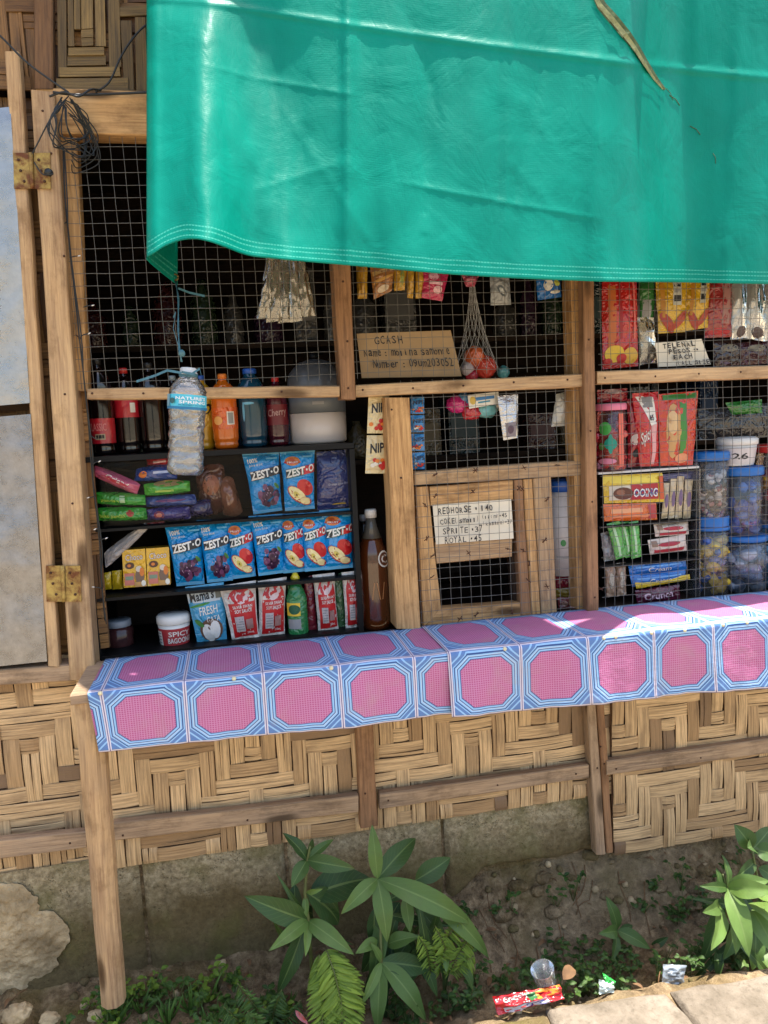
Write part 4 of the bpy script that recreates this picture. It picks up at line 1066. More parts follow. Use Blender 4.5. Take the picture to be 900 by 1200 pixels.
# yellow drink cartons
def choc(q, label):
    S = carton('drink_carton', q, .075, .035, foil(232, 182, 44), label, 'carton', 'yellow drink cartons', ink(176, 130, 30))
    S.text('Choco', .12, .12, .88, .3, ink(120, 40, 30), .035, .02); S.text('Choco', .13, .13, .87, .29, WHT, .0, .02)
    S.ell(.3, .42, .2, .09, ink(80, 44, 34)); S.ell(.28, .42, .08, .04, ORG); S.rect(.06, .62, .48, .94, ink(206, 120, 110)); S.rect(.1, .7, .44, .8, ink(120, 150, 130))
    S.ell(.72, .72, .2, .2, ink(120, 96, 84)); S.ell(.7, .52, .14, .08, ink(228, 216, 200)); S.ell(.82, .6, .1, .12, ORG); S.rect(.5, .86, 1, .99, ink(196, 150, 90)); S.ell(.88, .9, .1, .08, WHT); S.done()
choc([(143, 645), (170, 643), (172, 687), (145, 689)], 'left yellow chocolate drink carton beside the small yellow packs'); choc([(171, 643), (198, 641), (200, 685), (173, 687)], 'right yellow chocolate drink carton touching the juice pouches')
for q, l in (([(118, 672), (130, 670), (131, 690), (119, 692)], 'left small yellow packet by the corner post'), ([(131, 669), (143, 668), (144, 690), (132, 691)], 'right small yellow packet beside the drink cartons')):
    pack('small_packet', q, .09, foil(196, 170, 36, .75), .008, None, .002, l, 'packet', 'small yellow packets', R.random()*30, 8, 10).done()
# lying snack packs, upper left
def snack(q, m, label, deco=(), Y=.07, puff=.024, name='snack_pack', group='lying snack packs', crk=.005):
    S = pack(name, q, Y, m, puff, None, crk, label, 'snack pack', group, R.random()*40, 22, 12, .02, pinch=.24)
    for d in deco: getattr(S, d[0])(*d[1:])
    S.done()
snack([(112, 544), (165, 566), (160, 581), (106, 557)], foil(206, 96, 130), 'pink snack pack sloping down at the top left of the case', [('text', 'Crispy', .3, .25, .8, .7, WHT, .02), ('ell', .5, .55, .3, .12, ink(190, 40, 60))], .062)
snack([(160, 548), (206, 542), (208, 563), (157, 565)], foil(36, 66, 140), 'blue biscuit pack lying beside the hanging bottle', [('ell', .2, .5, .1, .25, ORG), ('rect', .45, .35, .82, .5, ink(190, 200, 230))], .075)
snack([(172, 536), (205, 533), (205, 545), (172, 548)], foil(176, 34, 40), 'red snack pack on top of the blue biscuit pack', [('rect', .25, .4, .7, .6, ink(230, 190, 190))], .09)
snack([(168, 566), (222, 562), (223, 577), (170, 582)], foil(80, 168, 56), 'green snack pack with pale brown band, below the blue pack', [('ell', .55, .12, .33, .22, ink(176, 140, 86)), ('rect', .25, .6, .65, .75, ink(196, 226, 110))], .066)
snack([(109, 575), (170, 579), (171, 593), (111, 591)], foil(58, 156, 52), 'upper bright green snack pack by the corner post', [('rect', .52, .2, .62, .75, ink(180, 214, 170)), ('text', 'pandan', .15, .5, .5, .8, ink(190, 220, 80), .01)], .06)
snack([(110, 594), (171, 594), (173, 610), (113, 611)], foil(52, 148, 50), 'lower bright green snack pack with a small red emblem', [('ell', .7, .4, .07, .25, ink(160, 40, 40)), ('text', 'buko pandan', .1, .45, .6, .8, ink(190, 220, 80), .01)], .058)
snack([(170, 582), (228, 578), (232, 592), (172, 595)], foil(44, 66, 130), 'upper dark blue snack pack next to the green ones', [('ell', .5, .4, .3, .12, ink(120, 60, 110))], .072)
snack([(171, 596), (222, 592), (224, 609), (173, 611)], foil(64, 56, 120), 'lower violet snack pack with round red seal', [('ell', .3, .5, .12, .3, ink(140, 50, 60)), ('ell', .3, .5, .07, .18, ink(206, 130, 110))], .066)
snack([(219, 590), (246, 583), (250, 604), (222, 607)], foil(50, 44, 90, .7), 'dim purple snack pack at the right end of the pile', [], .08)
snack([(228, 548), (262, 540), (266, 600), (236, 606)], foil(110, 66, 50, .6), 'dim brown snack pack standing behind the film', [('ell', .5, .4, .3, .2, ink(150, 90, 60))], .12)
snack([(256, 562), (272, 556), (286, 604), (262, 606)], foil(150, 98, 74, .6), 'tan brown snack pack left of the upper grape pouch', [], .11)
snack([(122, 646), (170, 612), (176, 618), (124, 668)], foil(176, 172, 172), 'silver white pack leaning at the left end of the middle shelf', [('ell', .5, .5, .3, .1, GRY)], .08, .012)
snack([(172, 613), (192, 610), (194, 616), (174, 619)], foil(150, 30, 34), 'thin red strip pack under the violet pack', [], .08, .004)

# --- drinks standing on the case
def petb(px, y0, y1, wpx, Y, liquid, capm, label, lbm=None, lt=(.5, .78), deco=(), neck=.3, name='soda_bottle', group='drink bottles on top of the case', shoulder=.72, flat=False):
    c = W(px, y1, Y); c.z = zTop+.001 if group else c.z; h = W(px, y0, Y).z-c.z; r = wpx/2*mpp(px, y1, Y)
    e = empty(name, c, label, 'bottle', group)
    def rf(z):
        t = z/h
        P = [(0, .8), (.02, .92), (.05, .96), (.09, .9), (.12, 1), (shoulder, 1), (shoulder+.06, .93), (shoulder+.13, .7), (shoulder+.19, neck), (1, neck*.92)]
        return smooth(P, t, .015)*r
    mb = MB(); mb.lathe(c, [(rf(k/50*h*.955), k/50*h*.955) for k in range(51)], liquid, 32); mb.build('body', e)
    if lbm:
        mb = MB(); g = lambda z: rf(z)+.0008
        mb.lathe(c, [(g(h*lt[0]), h*lt[0]), (g(h*(lt[0]+lt[1])/2), h*(lt[0]+lt[1])/2), (g(h*lt[1]), h*lt[1])], lbm, 32, cap=False)
        S = Surf(_cyl(c, h*lt[0], h*lt[1], g), mb)
        for d in deco: getattr(S, d[0])(*d[1:])
        mb.build('wrap_label', e)
    mb = MB(); rc = r*neck*1.15; mb.lathe(c, [(rc, h*.935), (rc, h*.99), (rc*.9, h)], capm, 24); mb.build('cap', e)
def liquid(name, c, rough=.12): return plain(name, c, rough, 0, .1, 12, 40, .06, .004, .7, .4)
COLA = liquid('dark_cola', C3(20, 10, 10)); ORJ = liquid('orange_soda', C3(222, 108, 24, .85)); TEAL = liquid('teal_plastic', C3(22, 70, 92, .8)); CHR = liquid('cherry_soda', C3(72, 16, 30)); YELL = liquid('yellow_drink', C3(216, 160, 40, .8)); WATR = liquid('pale_bottle_plastic', C3(150, 170, 184, .7))
REDL = foil(196, 30, 48, .85, .3, .1); CAPR = plain('red_cap', C3(176, 36, 34), .4, 0, .08, 20, 0, 0); CAPB = plain('blue_cap', C3(34, 84, 170), .4, 0, .08, 20, 0, 0); CAPK = plain('black_cap', C3(30, 30, 32), .4, 0, .08, 20, 0, 0)
petb(122, 420, 526, 30, .13, COLA, CAPK, 'dark cola bottle with red label at the far left of the case top', REDL, (.12, .38), [('rect', .3, .62, .56, .85, ink(190, 170, 140)), ('rect', .33, .66, .53, .8, BLK, 2), ('text', 'CLASSIC', .12, .2, .6, .5, ink(240, 150, 150), .01)])
petb(152, 431, 526, 29, .16, COLA, CAPR, 'dark cola bottle with red cap and label, second from left', REDL, (.42, .7), [('rect', .6, .4, .75, .8, WHT)])
petb(181, 425, 526, 31, .17, COLA, CAPK, 'unlabelled black bottle left of the hanging water bottle')
petb(208, 440, 526, 26, .2, COLA, WATR, 'dark bottle hidden behind the hanging water bottle')
petb(241, 440, 524, 26, .16, YELL, CAPB, 'yellow drink bottle with blue cap and black swirl', foil(226, 178, 50), (.3, .7), [('ell', .62, .4, .12, .2, BLK, .6), ('ell', .6, .42, .08, .14, YEL, .6)])
petb(266, 438, 524, 30, .12, ORJ, plain('orange_cap', C3(220, 120, 40), .4, 0, .05, 20, 0, 0), 'bright orange soda bottle on the case top', foil(228, 100, 34), (.26, .55), [('rect', .55, .2, .75, .8, WHT), ('rect', .58, .25, .72, .75, GRY, 3), ('ell', .32, .6, .12, .2, ink(240, 170, 90))])
petb(298, 432, 522, 33, .14, TEAL, CAPB, 'teal plastic bottle with red banded blue cap', TEAL, (.2, .62), [('ell', .3, .4, .03, .3, LBL), ('ell', .42, .15, .14, .04, LBL)], .42)
petb(327, 442, 521, 25, .15, CHR, CAPR, 'dark cherry red soda bottle beside the white cooker', MAR, (.3, .6), [('text', 'Cherry', .2, .25, .8, .7, ink(200, 160, 160), .01, .1)])
# rice cooker
c = W(374, 519, .16); r = 33*mpp(374, 519, .16); c.z = zTop+.001; hh = W(374, 418, .16).z-c.z
e = empty('rice_cooker', c, 'white rice cooker with grey band on top of the display case', 'rice cooker')
mb = MB(); mb.lathe(c, [(r*.9, 0), (r*.98, .006), (r, hh*.35)], plain('enamel_white', C3(222, 208, 196, .85), .3, 0, .04, 10, 0, 0), 48); mb.build('body', e)
mb = MB(); mb.lathe(c, [(r*1.005, hh*.355), (r*1.01, hh*.60)], plain('grey_band', C3(92, 98, 106), .4, 0, .08, 10, 0, 0), 48); S = Surf(_cyl(c, hh*.355, hh*.6, lambda z: r*1.01), mb); S.rect(.45, .5, .58, .64, ink(140, 140, 144)); mb.build('grey_band', e)
mb = MB(); mb.lathe(c, [(r*1.0, hh*.605), (r*1.02, hh*.66), (r*.95, hh*.8), (r*.6, hh*.93), (r*.2, hh*.97)], plain('dim_lid', C3(110, 110, 112, .6), .3, 0, .06, 10, 0, 0), 48); mb.lathe(c, [(r*.16, hh*.965), (r*.18, hh*1.04)], M_black, 16); mb.build('lid', e)

# brown bottle right of the case
c = W(441, 737, .08); h = W(441, 596, .08).z-c.z; c.z = .996; h = W(441, 596, .08).z-c.z; r = 19*mpp(441, 700, .08)
e = empty('orange_drink_bottle', c, 'tall bottle of amber drink with white cap next to the timber stud', 'bottle')
P = [(0, .85), (.03, 1), (.55, .98), (.66, .9), (.76, .62), (.86, .34), (.94, .27)]
mb = MB(); rf = lambda z: smooth(P, z/h, .02)*r; mb.lathe(c, [(rf(k/40*h*.76), k/40*h*.76) for k in range(41)], liquid('amber_drink', C3(92, 44, 18, .7)), 32)
S = Surf(_cyl(c, 0, h*.7, rf), mb); S.ell(.76, .15, .15, .1, WHT); S.ell(.76, .15, .12, .08, ink(100, 60, 40)); S.text('C', .68, .1, .84, .2, WHT, .02)
for k in range(3): S.text('/\\'[k % 2], .45+.1*k, .42, .52+.1*k, .62, ink(190, 130, 80), 0)
mb.build('body', e)
mb = MB(); mb.lathe(c, [(rf(h*.76), h*.762), (rf(h*.86), h*.86), (rf(h*.93), h*.93)], plain('bottle_neck', C3(86, 84, 78), .15, 0, .1, 10, 0, 0), 24); mb.build('neck', e)
mb = MB(); mb.lathe(c, [(r*.36, h*.93), (r*.36, h*.985), (r*.32, h)], M_white, 24); mb.build('cap', e)
c = W(428, 655, .2); mb = MB(); c.z = .996; hh = W(428, 603, .2).z-c.z; mb.lathe(c, [(.02, 0), (.02, hh*.8), (.008, hh*.88), (.008, hh*.94)], liquid('dim_bottle', C3(60, 52, 44, .7)), 20); mb.lathe(c, [(.0095, hh*.94), (.0095, hh)], M_white, 16); tag(mb.build('dim_bottle'), 'dim bottle with white cap behind the amber drink bottle', 'bottle')

# hanging candy strips
def nips(q0, q1, n, m, label, dark=False, Y=.03, half=None):
    """strip from quad top edge to bottom edge with n sachets"""
    e = empty('candy_strip', W(*q0[0], Y), label, 'candy strip')
    for k in range(n):
        f = lambda a, b, t: (a[0]+(b[0]-a[0])*t, a[1]+(b[1]-a[1])*t)
        t0, t1 = k/n+.012, (k+1)/n-.012; off = (3 if k % 2 else -1)
        q = [f(q0[0], q1[0], t0), f(q0[1], q1[1], t0), f(q0[1], q1[1], t1), f(q0[0], q1[0], t1)]
        S = pack('sachet', q, Y+.004*(k % 2), m, .006, None, .001, None, None, None, k*3.1, 10, 10, .06, parent=e)
        S.text('NIPS', .16, .22, .95, .48, BLK if not dark else ink(20, 24, 50), .03, .05)
        rr = random.Random(k+5)
        for j in range(11): S.ell(.5+.36*rr.uniform(-1, 1), .77+.13*rr.uniform(-1, 1), .1, .055, rr.choice((RED, ORG, WHT, RED, ink(120, 60, 40))), 0, 10)
        S.done()
nips([(432, 462), (456, 462)], [(428, 556), (456, 556)], 2, foil(226, 208, 160), 'cream candy sachet strip hanging left of the timber stud')
nips([(481, 464), (497, 464)], [(482, 551), (498, 551)], 4, foil(44, 130, 196), 'blue candy sachet strip hanging right of the timber stud', True)

# --- middle upper window
def card(name, q, Y, m, label, lines, cat='sign', off=.006):
    S = carton(name, q, Y, .0018, m, label, cat); rnd = random.Random(5)
    for t, u, v, h, w_, sl in lines: S.hand(t, u, v, h, w_, M_pen, rnd, off, sl)
    return S.done()
card('cardboard_sign', [(418, 391), (528, 387), (541, 441), (424, 443)], .035, M_card, 'brown cardboard sign with handwritten name and number behind the mesh',
     [('GCASH', .17, .25, .17, .062, 0), ('Name : molina samonte', .05, .52, .18, .046, 0.0), ('Number : 09um203052', .12, .78, .18, .046, 0.0)])
def hang(q, m, label, deco=(), Y=.06, puff=.014, crk=.004, cat='packet', name='hanging_pack', group=None, nu=14, nv=18):
    S = pack(name, q, Y, m, puff, None, crk, label, cat, group, R.random()*40, nu, nv, .04)
    for d in deco: getattr(S, d[0])(*d[1:])
    return S.done()
CORN = foil(206, 160, 56)
hang([(417, 306), (431, 306), (430, 350), (419, 350)], CORN, 'yellow finger snack pack hanging right beside the first stud', [('rect', .3, .1, .45, .9, ink(180, 130, 40))], .06)
hang([(433, 306), (463, 306), (459, 341), (438, 351)], foil(176, 120, 70), 'brown banded bread pack hanging among the yellow packs', [('quad', [(.05, .3), (.95, .2), (.95, .3), (.05, .42)], ink(220, 180, 110)), ('quad', [(.05, .55), (.95, .42), (.95, .5), (.05, .66)], ink(214, 160, 80)), ('ell', .5, .82, .3, .1, ink(226, 206, 180))], .055)
hang([(461, 306), (478, 306), (474, 340), (462, 341)], CORN, 'yellow snack pack hanging right of the brown bread pack', [('ell', .6, .6, .2, .3, ink(150, 160, 70))], .06)
hang([(476, 306), (487, 306), (484, 350), (477, 349)], CORN, 'thin yellow snack pack, second from right of the yellow ones', [], .064)
hang([(487, 306), (498, 306), (496, 349), (487, 350)], CORN, 'thin yellow snack pack touching the pink packet', [], .058)
hang([(496, 312), (527, 316), (518, 353), (494, 349)], foil(200, 50, 96), 'pink packet hanging by the yellow snack packs', [('ell', .4, .3, .2, .12, ink(240, 180, 200)), ('ell', .65, .7, .2, .12, ink(240, 190, 200)), ('rect', .25, .45, .8, .55, ink(240, 190, 205))], .05)
hang([(574, 316), (596, 316), (599, 357), (575, 358)], foil(156, 160, 164), 'small silver sachet hanging under the tarpaulin edge', [('ell', .5, .62, .25, .12, ink(90, 100, 110), .5), ('ell', .5, .62, .16, .06, ink(190, 196, 200), .5)], .05)
hang([(627, 316), (656, 316), (658, 348), (630, 352)], foil(34, 110, 190), 'bright blue sachet hanging near the middle post', [('ell', .4, .55, .18, .2, WHT, .6), ('ell', .75, .5, .14, .1, ink(200, 210, 90), .5), ('ell', .7, .8, .2, .06, WHT)], .05)
# net bag with fruit
e = empty('net_bag', W(555, 440, .09), 'white mesh bag holding orange toys hanging in the middle window', 'net bag')
M_net = plain('white_net', C3(200, 200, 200), .6, 0, .1, 40, 0, 0)
mb = MB()
def netp(t, th):
    c = W(553+5*t, 328+105*t, .09); r = .006+.05*t**1.7; return c+Vector((r*math.cos(th), r*math.sin(th)*.8, 0))
for k in range(14):
    for s in (1, -1): mb.tube([netp(t/14, k*2*PI/14+s*t*.16) for t in range(15)], .0003, M_net, 4, cap=False)
mb.build('net', e)
for (px, py, r, m, nm) in ((556, 418, 13, foil(226, 110, 60), 'toy'), (548, 432, 9, foil(206, 190, 190), 'toy'), (569, 430, 14, foil(214, 70, 50), 'toy'), (590, 436, 8, foil(90, 160, 160), 'toy'), (553, 440, 8, foil(190, 50, 70), 'toy')):
    mb = MB(); mb.ball(W(px, py, .10), r*mpp(px, py, .1)*.9, m, 16, 10, fn=lambda d: 1+.12*mnoise.noise(d*2)); mb.build(nm, e)
hang([(541, 322), (562, 322), (556, 336), (546, 336)], foil(190, 90, 110), 'pink tag at the top of the white net bag', [], .07)
# balls and sachet in the middle lower window
M_poly = [foil(206, 52, 130), foil(96, 150, 200), foil(226, 206, 190), foil(190, 50, 60), foil(120, 190, 196)]
e = empty('toy_pack', W(562, 480, .07), 'bundle of pink and blue wrapped toys hanging below the middle rail', 'toy pack')
for i, (px, py, r, k) in enumerate(((536, 474, 13, 0), (552, 483, 12, 3), (570, 480, 13, 4), (588, 474, 9, 2), (544, 467, 9, 1))):
    mb = MB(); mb.ball(W(px, py, .08), (r*mpp(px, py, .08), .018, r*.75*mpp(px, py, .08)), M_poly[k], 20, 12, fn=lambda d, i=i: 1+.22*mnoise.noise(d*2.5+Vector((i*4, 0, 0)))); mb.build('wrapped_toy', e)
S = pack('label_card', [(548, 463), (584, 459), (585, 473), (550, 479)], .05, WHT, .002, None, .001, parent=e); S.rect(.2, .25, .85, .5, ink(60, 130, 200), 3); S.rect(.3, .6, .7, .72, ink(60, 150, 190), 3); S.ell(.14, .45, .1, .3, ink(220, 190, 90)); S.done()
M_silver = plain('silver_foil', C3(190, 190, 194), .22, .85, .1, 20, 70, .6, .006)
hang([(583, 464), (607, 462), (607, 513), (590, 516)], M_silver, 'shiny silver sachet strip hanging below the middle rail', [('rect', .2, .62, .85, .95, ink(140, 130, 140)), ('ell', .5, .78, .2, .1, ink(90, 70, 90))], .035, .006, .002)
hang([(652, 462), (667, 458), (665, 499), (646, 500)], foil(206, 204, 196), 'white pack hanging beside the middle post', [], .07)
hang([(665, 458), (676, 458), (676, 502), (667, 503)], foil(184, 34, 40), 'red pack hanging behind the middle post', [], .08)
# price list
card('price_list', [(507, 592), (599, 585), (602, 631), (511, 638)], -.0005+.0075, M_paper, 'white handwritten price list fixed to the serving hatch',
     [('REDHORSE - 140', .06, .25, .16, .054, .012), ('COKE(small)', .07, .50, .15, .048, .012), ('(litm)-45', .60, .43, .11, .038, .008), ('(kasalo)-37', .60, .60, .11, .036, .008), ('SPRITE -37', .08, .74, .16, .055, .012), ('ROYAL -45', .09, .97, .16, .058, .012)], off=.008)
# canister by the hatch
c = W(661, 672, .09); h = W(661, 562, .09).z-c.z; r = 16*mpp(661, 620, .09)
e = empty('milk_canister', c, 'white canister with blue lid beside the serving hatch', 'canister')
mb = MB(); mb.lathe(c, [(r, h*.0), (r, h*.88)], ink(222, 216, 214), 32); S = Surf(_cyl(c, 0, h*.88, lambda z: r), mb)
S.ell(.75, .25, .14, .12, ink(190, 170, 60)); S.ell(.8, .3, .1, .07, ink(70, 50, 30)); S.ell(.5, .6, .06, .04, ink(60, 150, 80)); S.rect(.35, .76, .7, .775, GRY, 2); mb.build('body', e)
mb = MB(); mb.lathe(c, [(r*1.04, h*.885), (r*1.04, h*.98), (r, h)], CAPB, 32); mb.build('lid', e)
hang([(648, 675), (674, 673), (675, 690), (650, 692)], foil(130, 34, 50), 'maroon packet under the white canister', [], .09, .01)
hang([(651, 688), (674, 686), (675, 700), (652, 702)], foil(150, 130, 50, .7), 'olive packet below the maroon packet by the hatch', [], .09, .01)
hang([(653, 700), (675, 698), (676, 716), (655, 718)], foil(140, 66, 66, .8), 'dull red packet at the foot of the narrow gap by the hatch', [('ell', .3, .4, .15, .2, ink(200, 150, 130)), ('ell', .7, .6, .15, .2, ink(190, 130, 120))], .085, .01)

# --- upper left window : hanging bundle, dim things behind
e = empty('plastic_bag_bundle', W(335, 345, .06), 'bundle of pale clear snack bags hanging in the upper left window', 'bag bundle')
M_pale = clear('pale_clear_bag', (1, .93, .78), .74, .1, .2)
for i, (x0, x1, xb0, xb1, yb) in enumerate(((312, 322, 300, 316, 374), (318, 330, 312, 330, 378), (328, 340, 326, 343, 379), (338, 348, 340, 355, 378), (346, 358, 352, 370, 372))):
    pack('snack_bag', [(x0, 300), (x1, 300), (xb1, yb-2), (xb0, yb)], .05+.006*(i % 3), M_pale, .010, None, .005, None, None, None, i*5.3, 12, 24, .02, parent=e).done()

# --- upper right window
hang([(705, 320), (746, 320), (748, 429), (706, 433)], foil(196, 40, 36), 'tall red noodle pack hanging left in the right window', [('rect', .14, .04, .34, .78, ink(206, 110, 50)), ('rect', .42, .05, .5, .7, ink(170, 24, 28)), ('ell', .3, .85, .26, .09, YEL), ('ell', .75, .88, .22, .09, ink(226, 180, 70)), ('ell', .5, .9, .14, .05, RED), ('rect', .84, .04, .9, .7, ink(226, 110, 100)), ('ell', .14, .93, .12, .04, RED)], .05, .014, .004, name='noodle_pack')
hang([(749, 322), (768, 322), (766, 380), (750, 384)], foil(60, 120, 60), 'green snack pack between red and yellow hanging packs', [('rect', .1, .5, .6, .95, GRY)], .07)
hang([(747, 372), (766, 372), (772, 424), (750, 428)], M_pale, 'crumpled clear bag below the green hanging pack', [], .06, .014, .006)
for q, l in (([(768, 318), (808, 318), (803, 389), (771, 391)], 'yellow sausage shaped snack pack with a barcode, left of two'), ([(808, 318), (833, 318), (829, 384), (802, 388)], 'yellow sausage shaped snack pack with a barcode, right of two')):
    hang(q, foil(214, 170, 40), l, [('rect', .44, .1, .72, .56, ink(196, 196, 186)), ('rect', .47, .2, .69, .26, BLK, 2), ('rect', .47, .3, .69, .36, GRY, 2), ('rect', .47, .4, .69, .5, BLK, 2), ('ell', .3, .84, .3, .1, ink(170, 60, 44), .5), ('ell', .72, .8, .26, .09, ink(176, 70, 50), -.5), ('rect', .08, .05, .2, .75, ink(190, 130, 30))], .055, .014, .004, group='yellow hanging snack packs')
hang([(831, 316), (858, 316), (857, 395), (826, 396)], foil(158, 52, 52), 'dull red pack hanging right of the yellow snack packs', [('rect', .5, .05, .85, .8, ink(170, 120, 116)), ('ell', .5, .92, .4, .06, ink(190, 40, 50))], .06, .014, .005)
M_bagc = clear('milky_clear_bag', (1, 1, 1), .55, .1, .25)
for i, (q, l) in enumerate((([(858, 316), (876, 316), (874, 396), (856, 398)], 'wrinkled clear plastic bag hanging beside the dull red pack'), ([(876, 316), (897, 316), (895, 400), (872, 396)], 'wrinkled clear plastic bag near the right edge'), ([(897, 316), (925, 316), (922, 398), (894, 400)], 'wrinkled clear plastic bag cut by the right edge'))):
    hang(q, M_bagc, l, [('rect', .35, .2, .4, .9, ink(206, 206, 206)), ('ell', .6, .9, .3, .08, ink(90, 70, 70))], .06+.006*i, .014, .006, 'bag', group='hanging clear bags')
card('price_card', [(768, 402), (822, 397), (833, 427), (771, 430)], .03, M_paper, 'white handwritten price card behind the right window mesh', [('TELENAL', .14, .26, .2, .1, .012), ('PESOS :-', .24, .5, .2, .09, .008), ('EACH', .3, .74, .2, .1, .008), ('(ALL SIZE!!', .36, .98, .18, .07, .01)], off=.02)
for i, (q, m, l) in enumerate((([(836, 400), (868, 398), (868, 428), (836, 430)], foil(70, 52, 50, .7), 'dim brown packet right of the price card'), ([(866, 402), (902, 398), (902, 426), (866, 428)], foil(86, 50, 56, .7), 'dim maroon packet below the clear bags'))):
    hang(q, m, l, [('ell', .5, .3, .3, .15, ink(150, 140, 120))], .09)

# --- right rack and its goods
rack = empty('goods_rack', W(760, 712, .06), 'clear and white shelf rack with biscuits behind the right mesh', 'rack')
def zr(px, py, Y=.06): return W(px, py, Y).z
zr0 = .9955; zr1 = zr(760, 549); zr2 = zr(755, 612); zr3 = zr(760, 657)
M_rackw = plain('white_rack', C3(196, 194, 190), .4, 0, .08, 20, 0, 0)
xa, xb = W(701, 600, .05).x, W(818, 600, .05).x
for z, nm, m in ((zr1-.006, 'shelf', M_rackw), (zr2-.005, 'shelf', M_black), (zr3-.005, 'shelf', M_black)):
    mb = MB(); mb.box(xa, xb, .045, .25, z, z+.005, m); mb.build(nm, rack)
mb = MB(); mb.box(xb, xb+.004, .045, .25, zr0, zr1-.007, clear('rack_side', (1, 1, 1), .9)); mb.build('side_panel', rack)
# pink lid jar
def jar(px, y0, y1, wpx, Y, label, lidm, candy, n, seed, tint=(1, 1, 1), lidh=.12, base=False, deco=None, zfix=None, name='candy_jar', group='candy jars', a=.86, csz=.2):
    a = .93
    c = W(px, y1, Y)
    if zfix is not None: c.z = zfix
    h = W(px, y0, Y).z-c.z; r = wpx/2*mpp(px, y1, Y)
    e = empty(name, c, label, 'jar', group); rr = random.Random(seed)
    mb = MB(); mb.lathe(c, [(r*.9, .001), (r*.97, h*.02), (r*.97, h*(1-lidh-.03)), (r*.85, h*(1-lidh))], clear('jar_%d' % seed, tint, a), 32, cap=False); o = mb.build('clear_wall', e)
    if deco:
        S = Surf(_cyl(c, h*.02, h*(1-lidh), lambda z: r*.975), mb2 := MB())
        for d in deco: getattr(S, d[0])(*d[1:])
        mb2.build('sticker', e)
    for k in range(n):
        aang = rr.uniform(-PI*1.05, PI*.05); d = r*.78*rr.uniform(.55, 1); z = h*(.06+(.80-lidh)*rr.random()**1.1)
        mb = MB(); s = r*csz*rr.uniform(.8, 1.2); q = rr.random()*9
        mb.ball(c+Vector((d*math.cos(aang), d*math.sin(aang), z)), (s*rr.uniform(.8, 1.5), s, s*rr.uniform(.7, 1.2)), candy[k % len(candy)], 10, 7, fn=lambda dd, q=q: 1+.25*mnoise.noise(dd*3+Vector((q, 0, 0)))); mb.build('candy', e)
    mb = MB(); lz = h*(1-lidh); mb.lathe(c, [(r*1.0, lz), (r*1.03, lz+h*lidh*.1), (r*1.03, lz+h*lidh*.85), (r*.97, h)], lidm, 36); mb.build('lid', e)
    if base: mb = MB(); mb.lathe(c, [(r*1.0, -.0005), (r*1.01, h*.12), (r*.98, h*.13)], lidm, 36, cap=False); mb.build('base_rim', e)
    return c, h, r
LIDB = plain('blue_lid', C3(28, 104, 178, .9), .35, 0, .06, 20, 0, 0); LIDP = plain('pink_lid', C3(232, 130, 160, .9), .4, 0, .06, 20, 0, 0)
S1 = [ink(196, 40, 52), ink(214, 90, 60), ink(170, 30, 60)]
jar(716, 473, 548, 33, .07, 'jar with pink lid and red sweets at the top left of the rack', LIDP, [foil(206, 60, 70), foil(226, 96, 84), foil(190, 40, 70)], 40, 3, (1, .55, .55), .1, False,
    [('ell', .38, .3, .14, .11, ink(70, 176, 80)), ('ell', .5, .56, .14, .1, ink(20, 150, 130)), ('ell', .5, .56, .06, .17, ink(30, 166, 146)), ('ell', .3, .6, .07, .06, ink(90, 140, 60)), ('rect', .68, .05, .8, .95, ink(236, 110, 90)), ('ell', .42, .85, .2, .05, ink(226, 140, 170))], zfix=zr1+.0005, group='candy jars', csz=.26)
hang([(700, 457), (735, 455), (735, 470), (700, 472)], foil(150, 30, 40), 'dark red packet on top of the pink lidded jar', [('ell', .5, .2, .3, .2, ink(220, 190, 190))], .075, .01)
hang([(735, 468), (752, 464), (752, 546), (736, 548)], foil(156, 34, 44), 'dark red snack pack right of the pink lidded jar', [('ell', .4, .6, .3, .08, ink(210, 190, 180)), ('ell', .5, .8, .3, .06, BLK)], .075)
hang([(741, 461), (772, 459), (772, 546), (750, 547)], foil(200, 34, 40), 'red snack pack with slanting white stripe and barcode', [('quad', [(.1, .05), (.75, .03), (.8, .42), (.55, .45)], WHT), ('rect', .3, .06, .7, .2, ink(140, 140, 140)), ('quad', [(.55, .45), (.8, .42), (.72, .97), (.55, .97)], ink(226, 170, 170)), ('text', '65', .5, .3, .68, .38, BLK, .02), ('text', 'Spicy', .12, .55, .5, .75, WHT, .02, .1)], .06)
hang([(771, 462), (818, 458), (812, 545), (774, 546)], foil(206, 62, 34), 'orange red bread pack with green ribbon on the rack top', [('ell', .34, .52, .2, .38, ink(206, 160, 104)), ('ell', .3, .4, .14, .16, ink(226, 190, 140)), ('quad', [(.5, .03), (.66, .03), (.7, .9), (.52, .9)], ink(70, 140, 60)), ('rect', .1, .02, .95, .09, ink(60, 130, 60)), ('ell', .6, .9, .2, .07, ink(226, 150, 110))], .055)
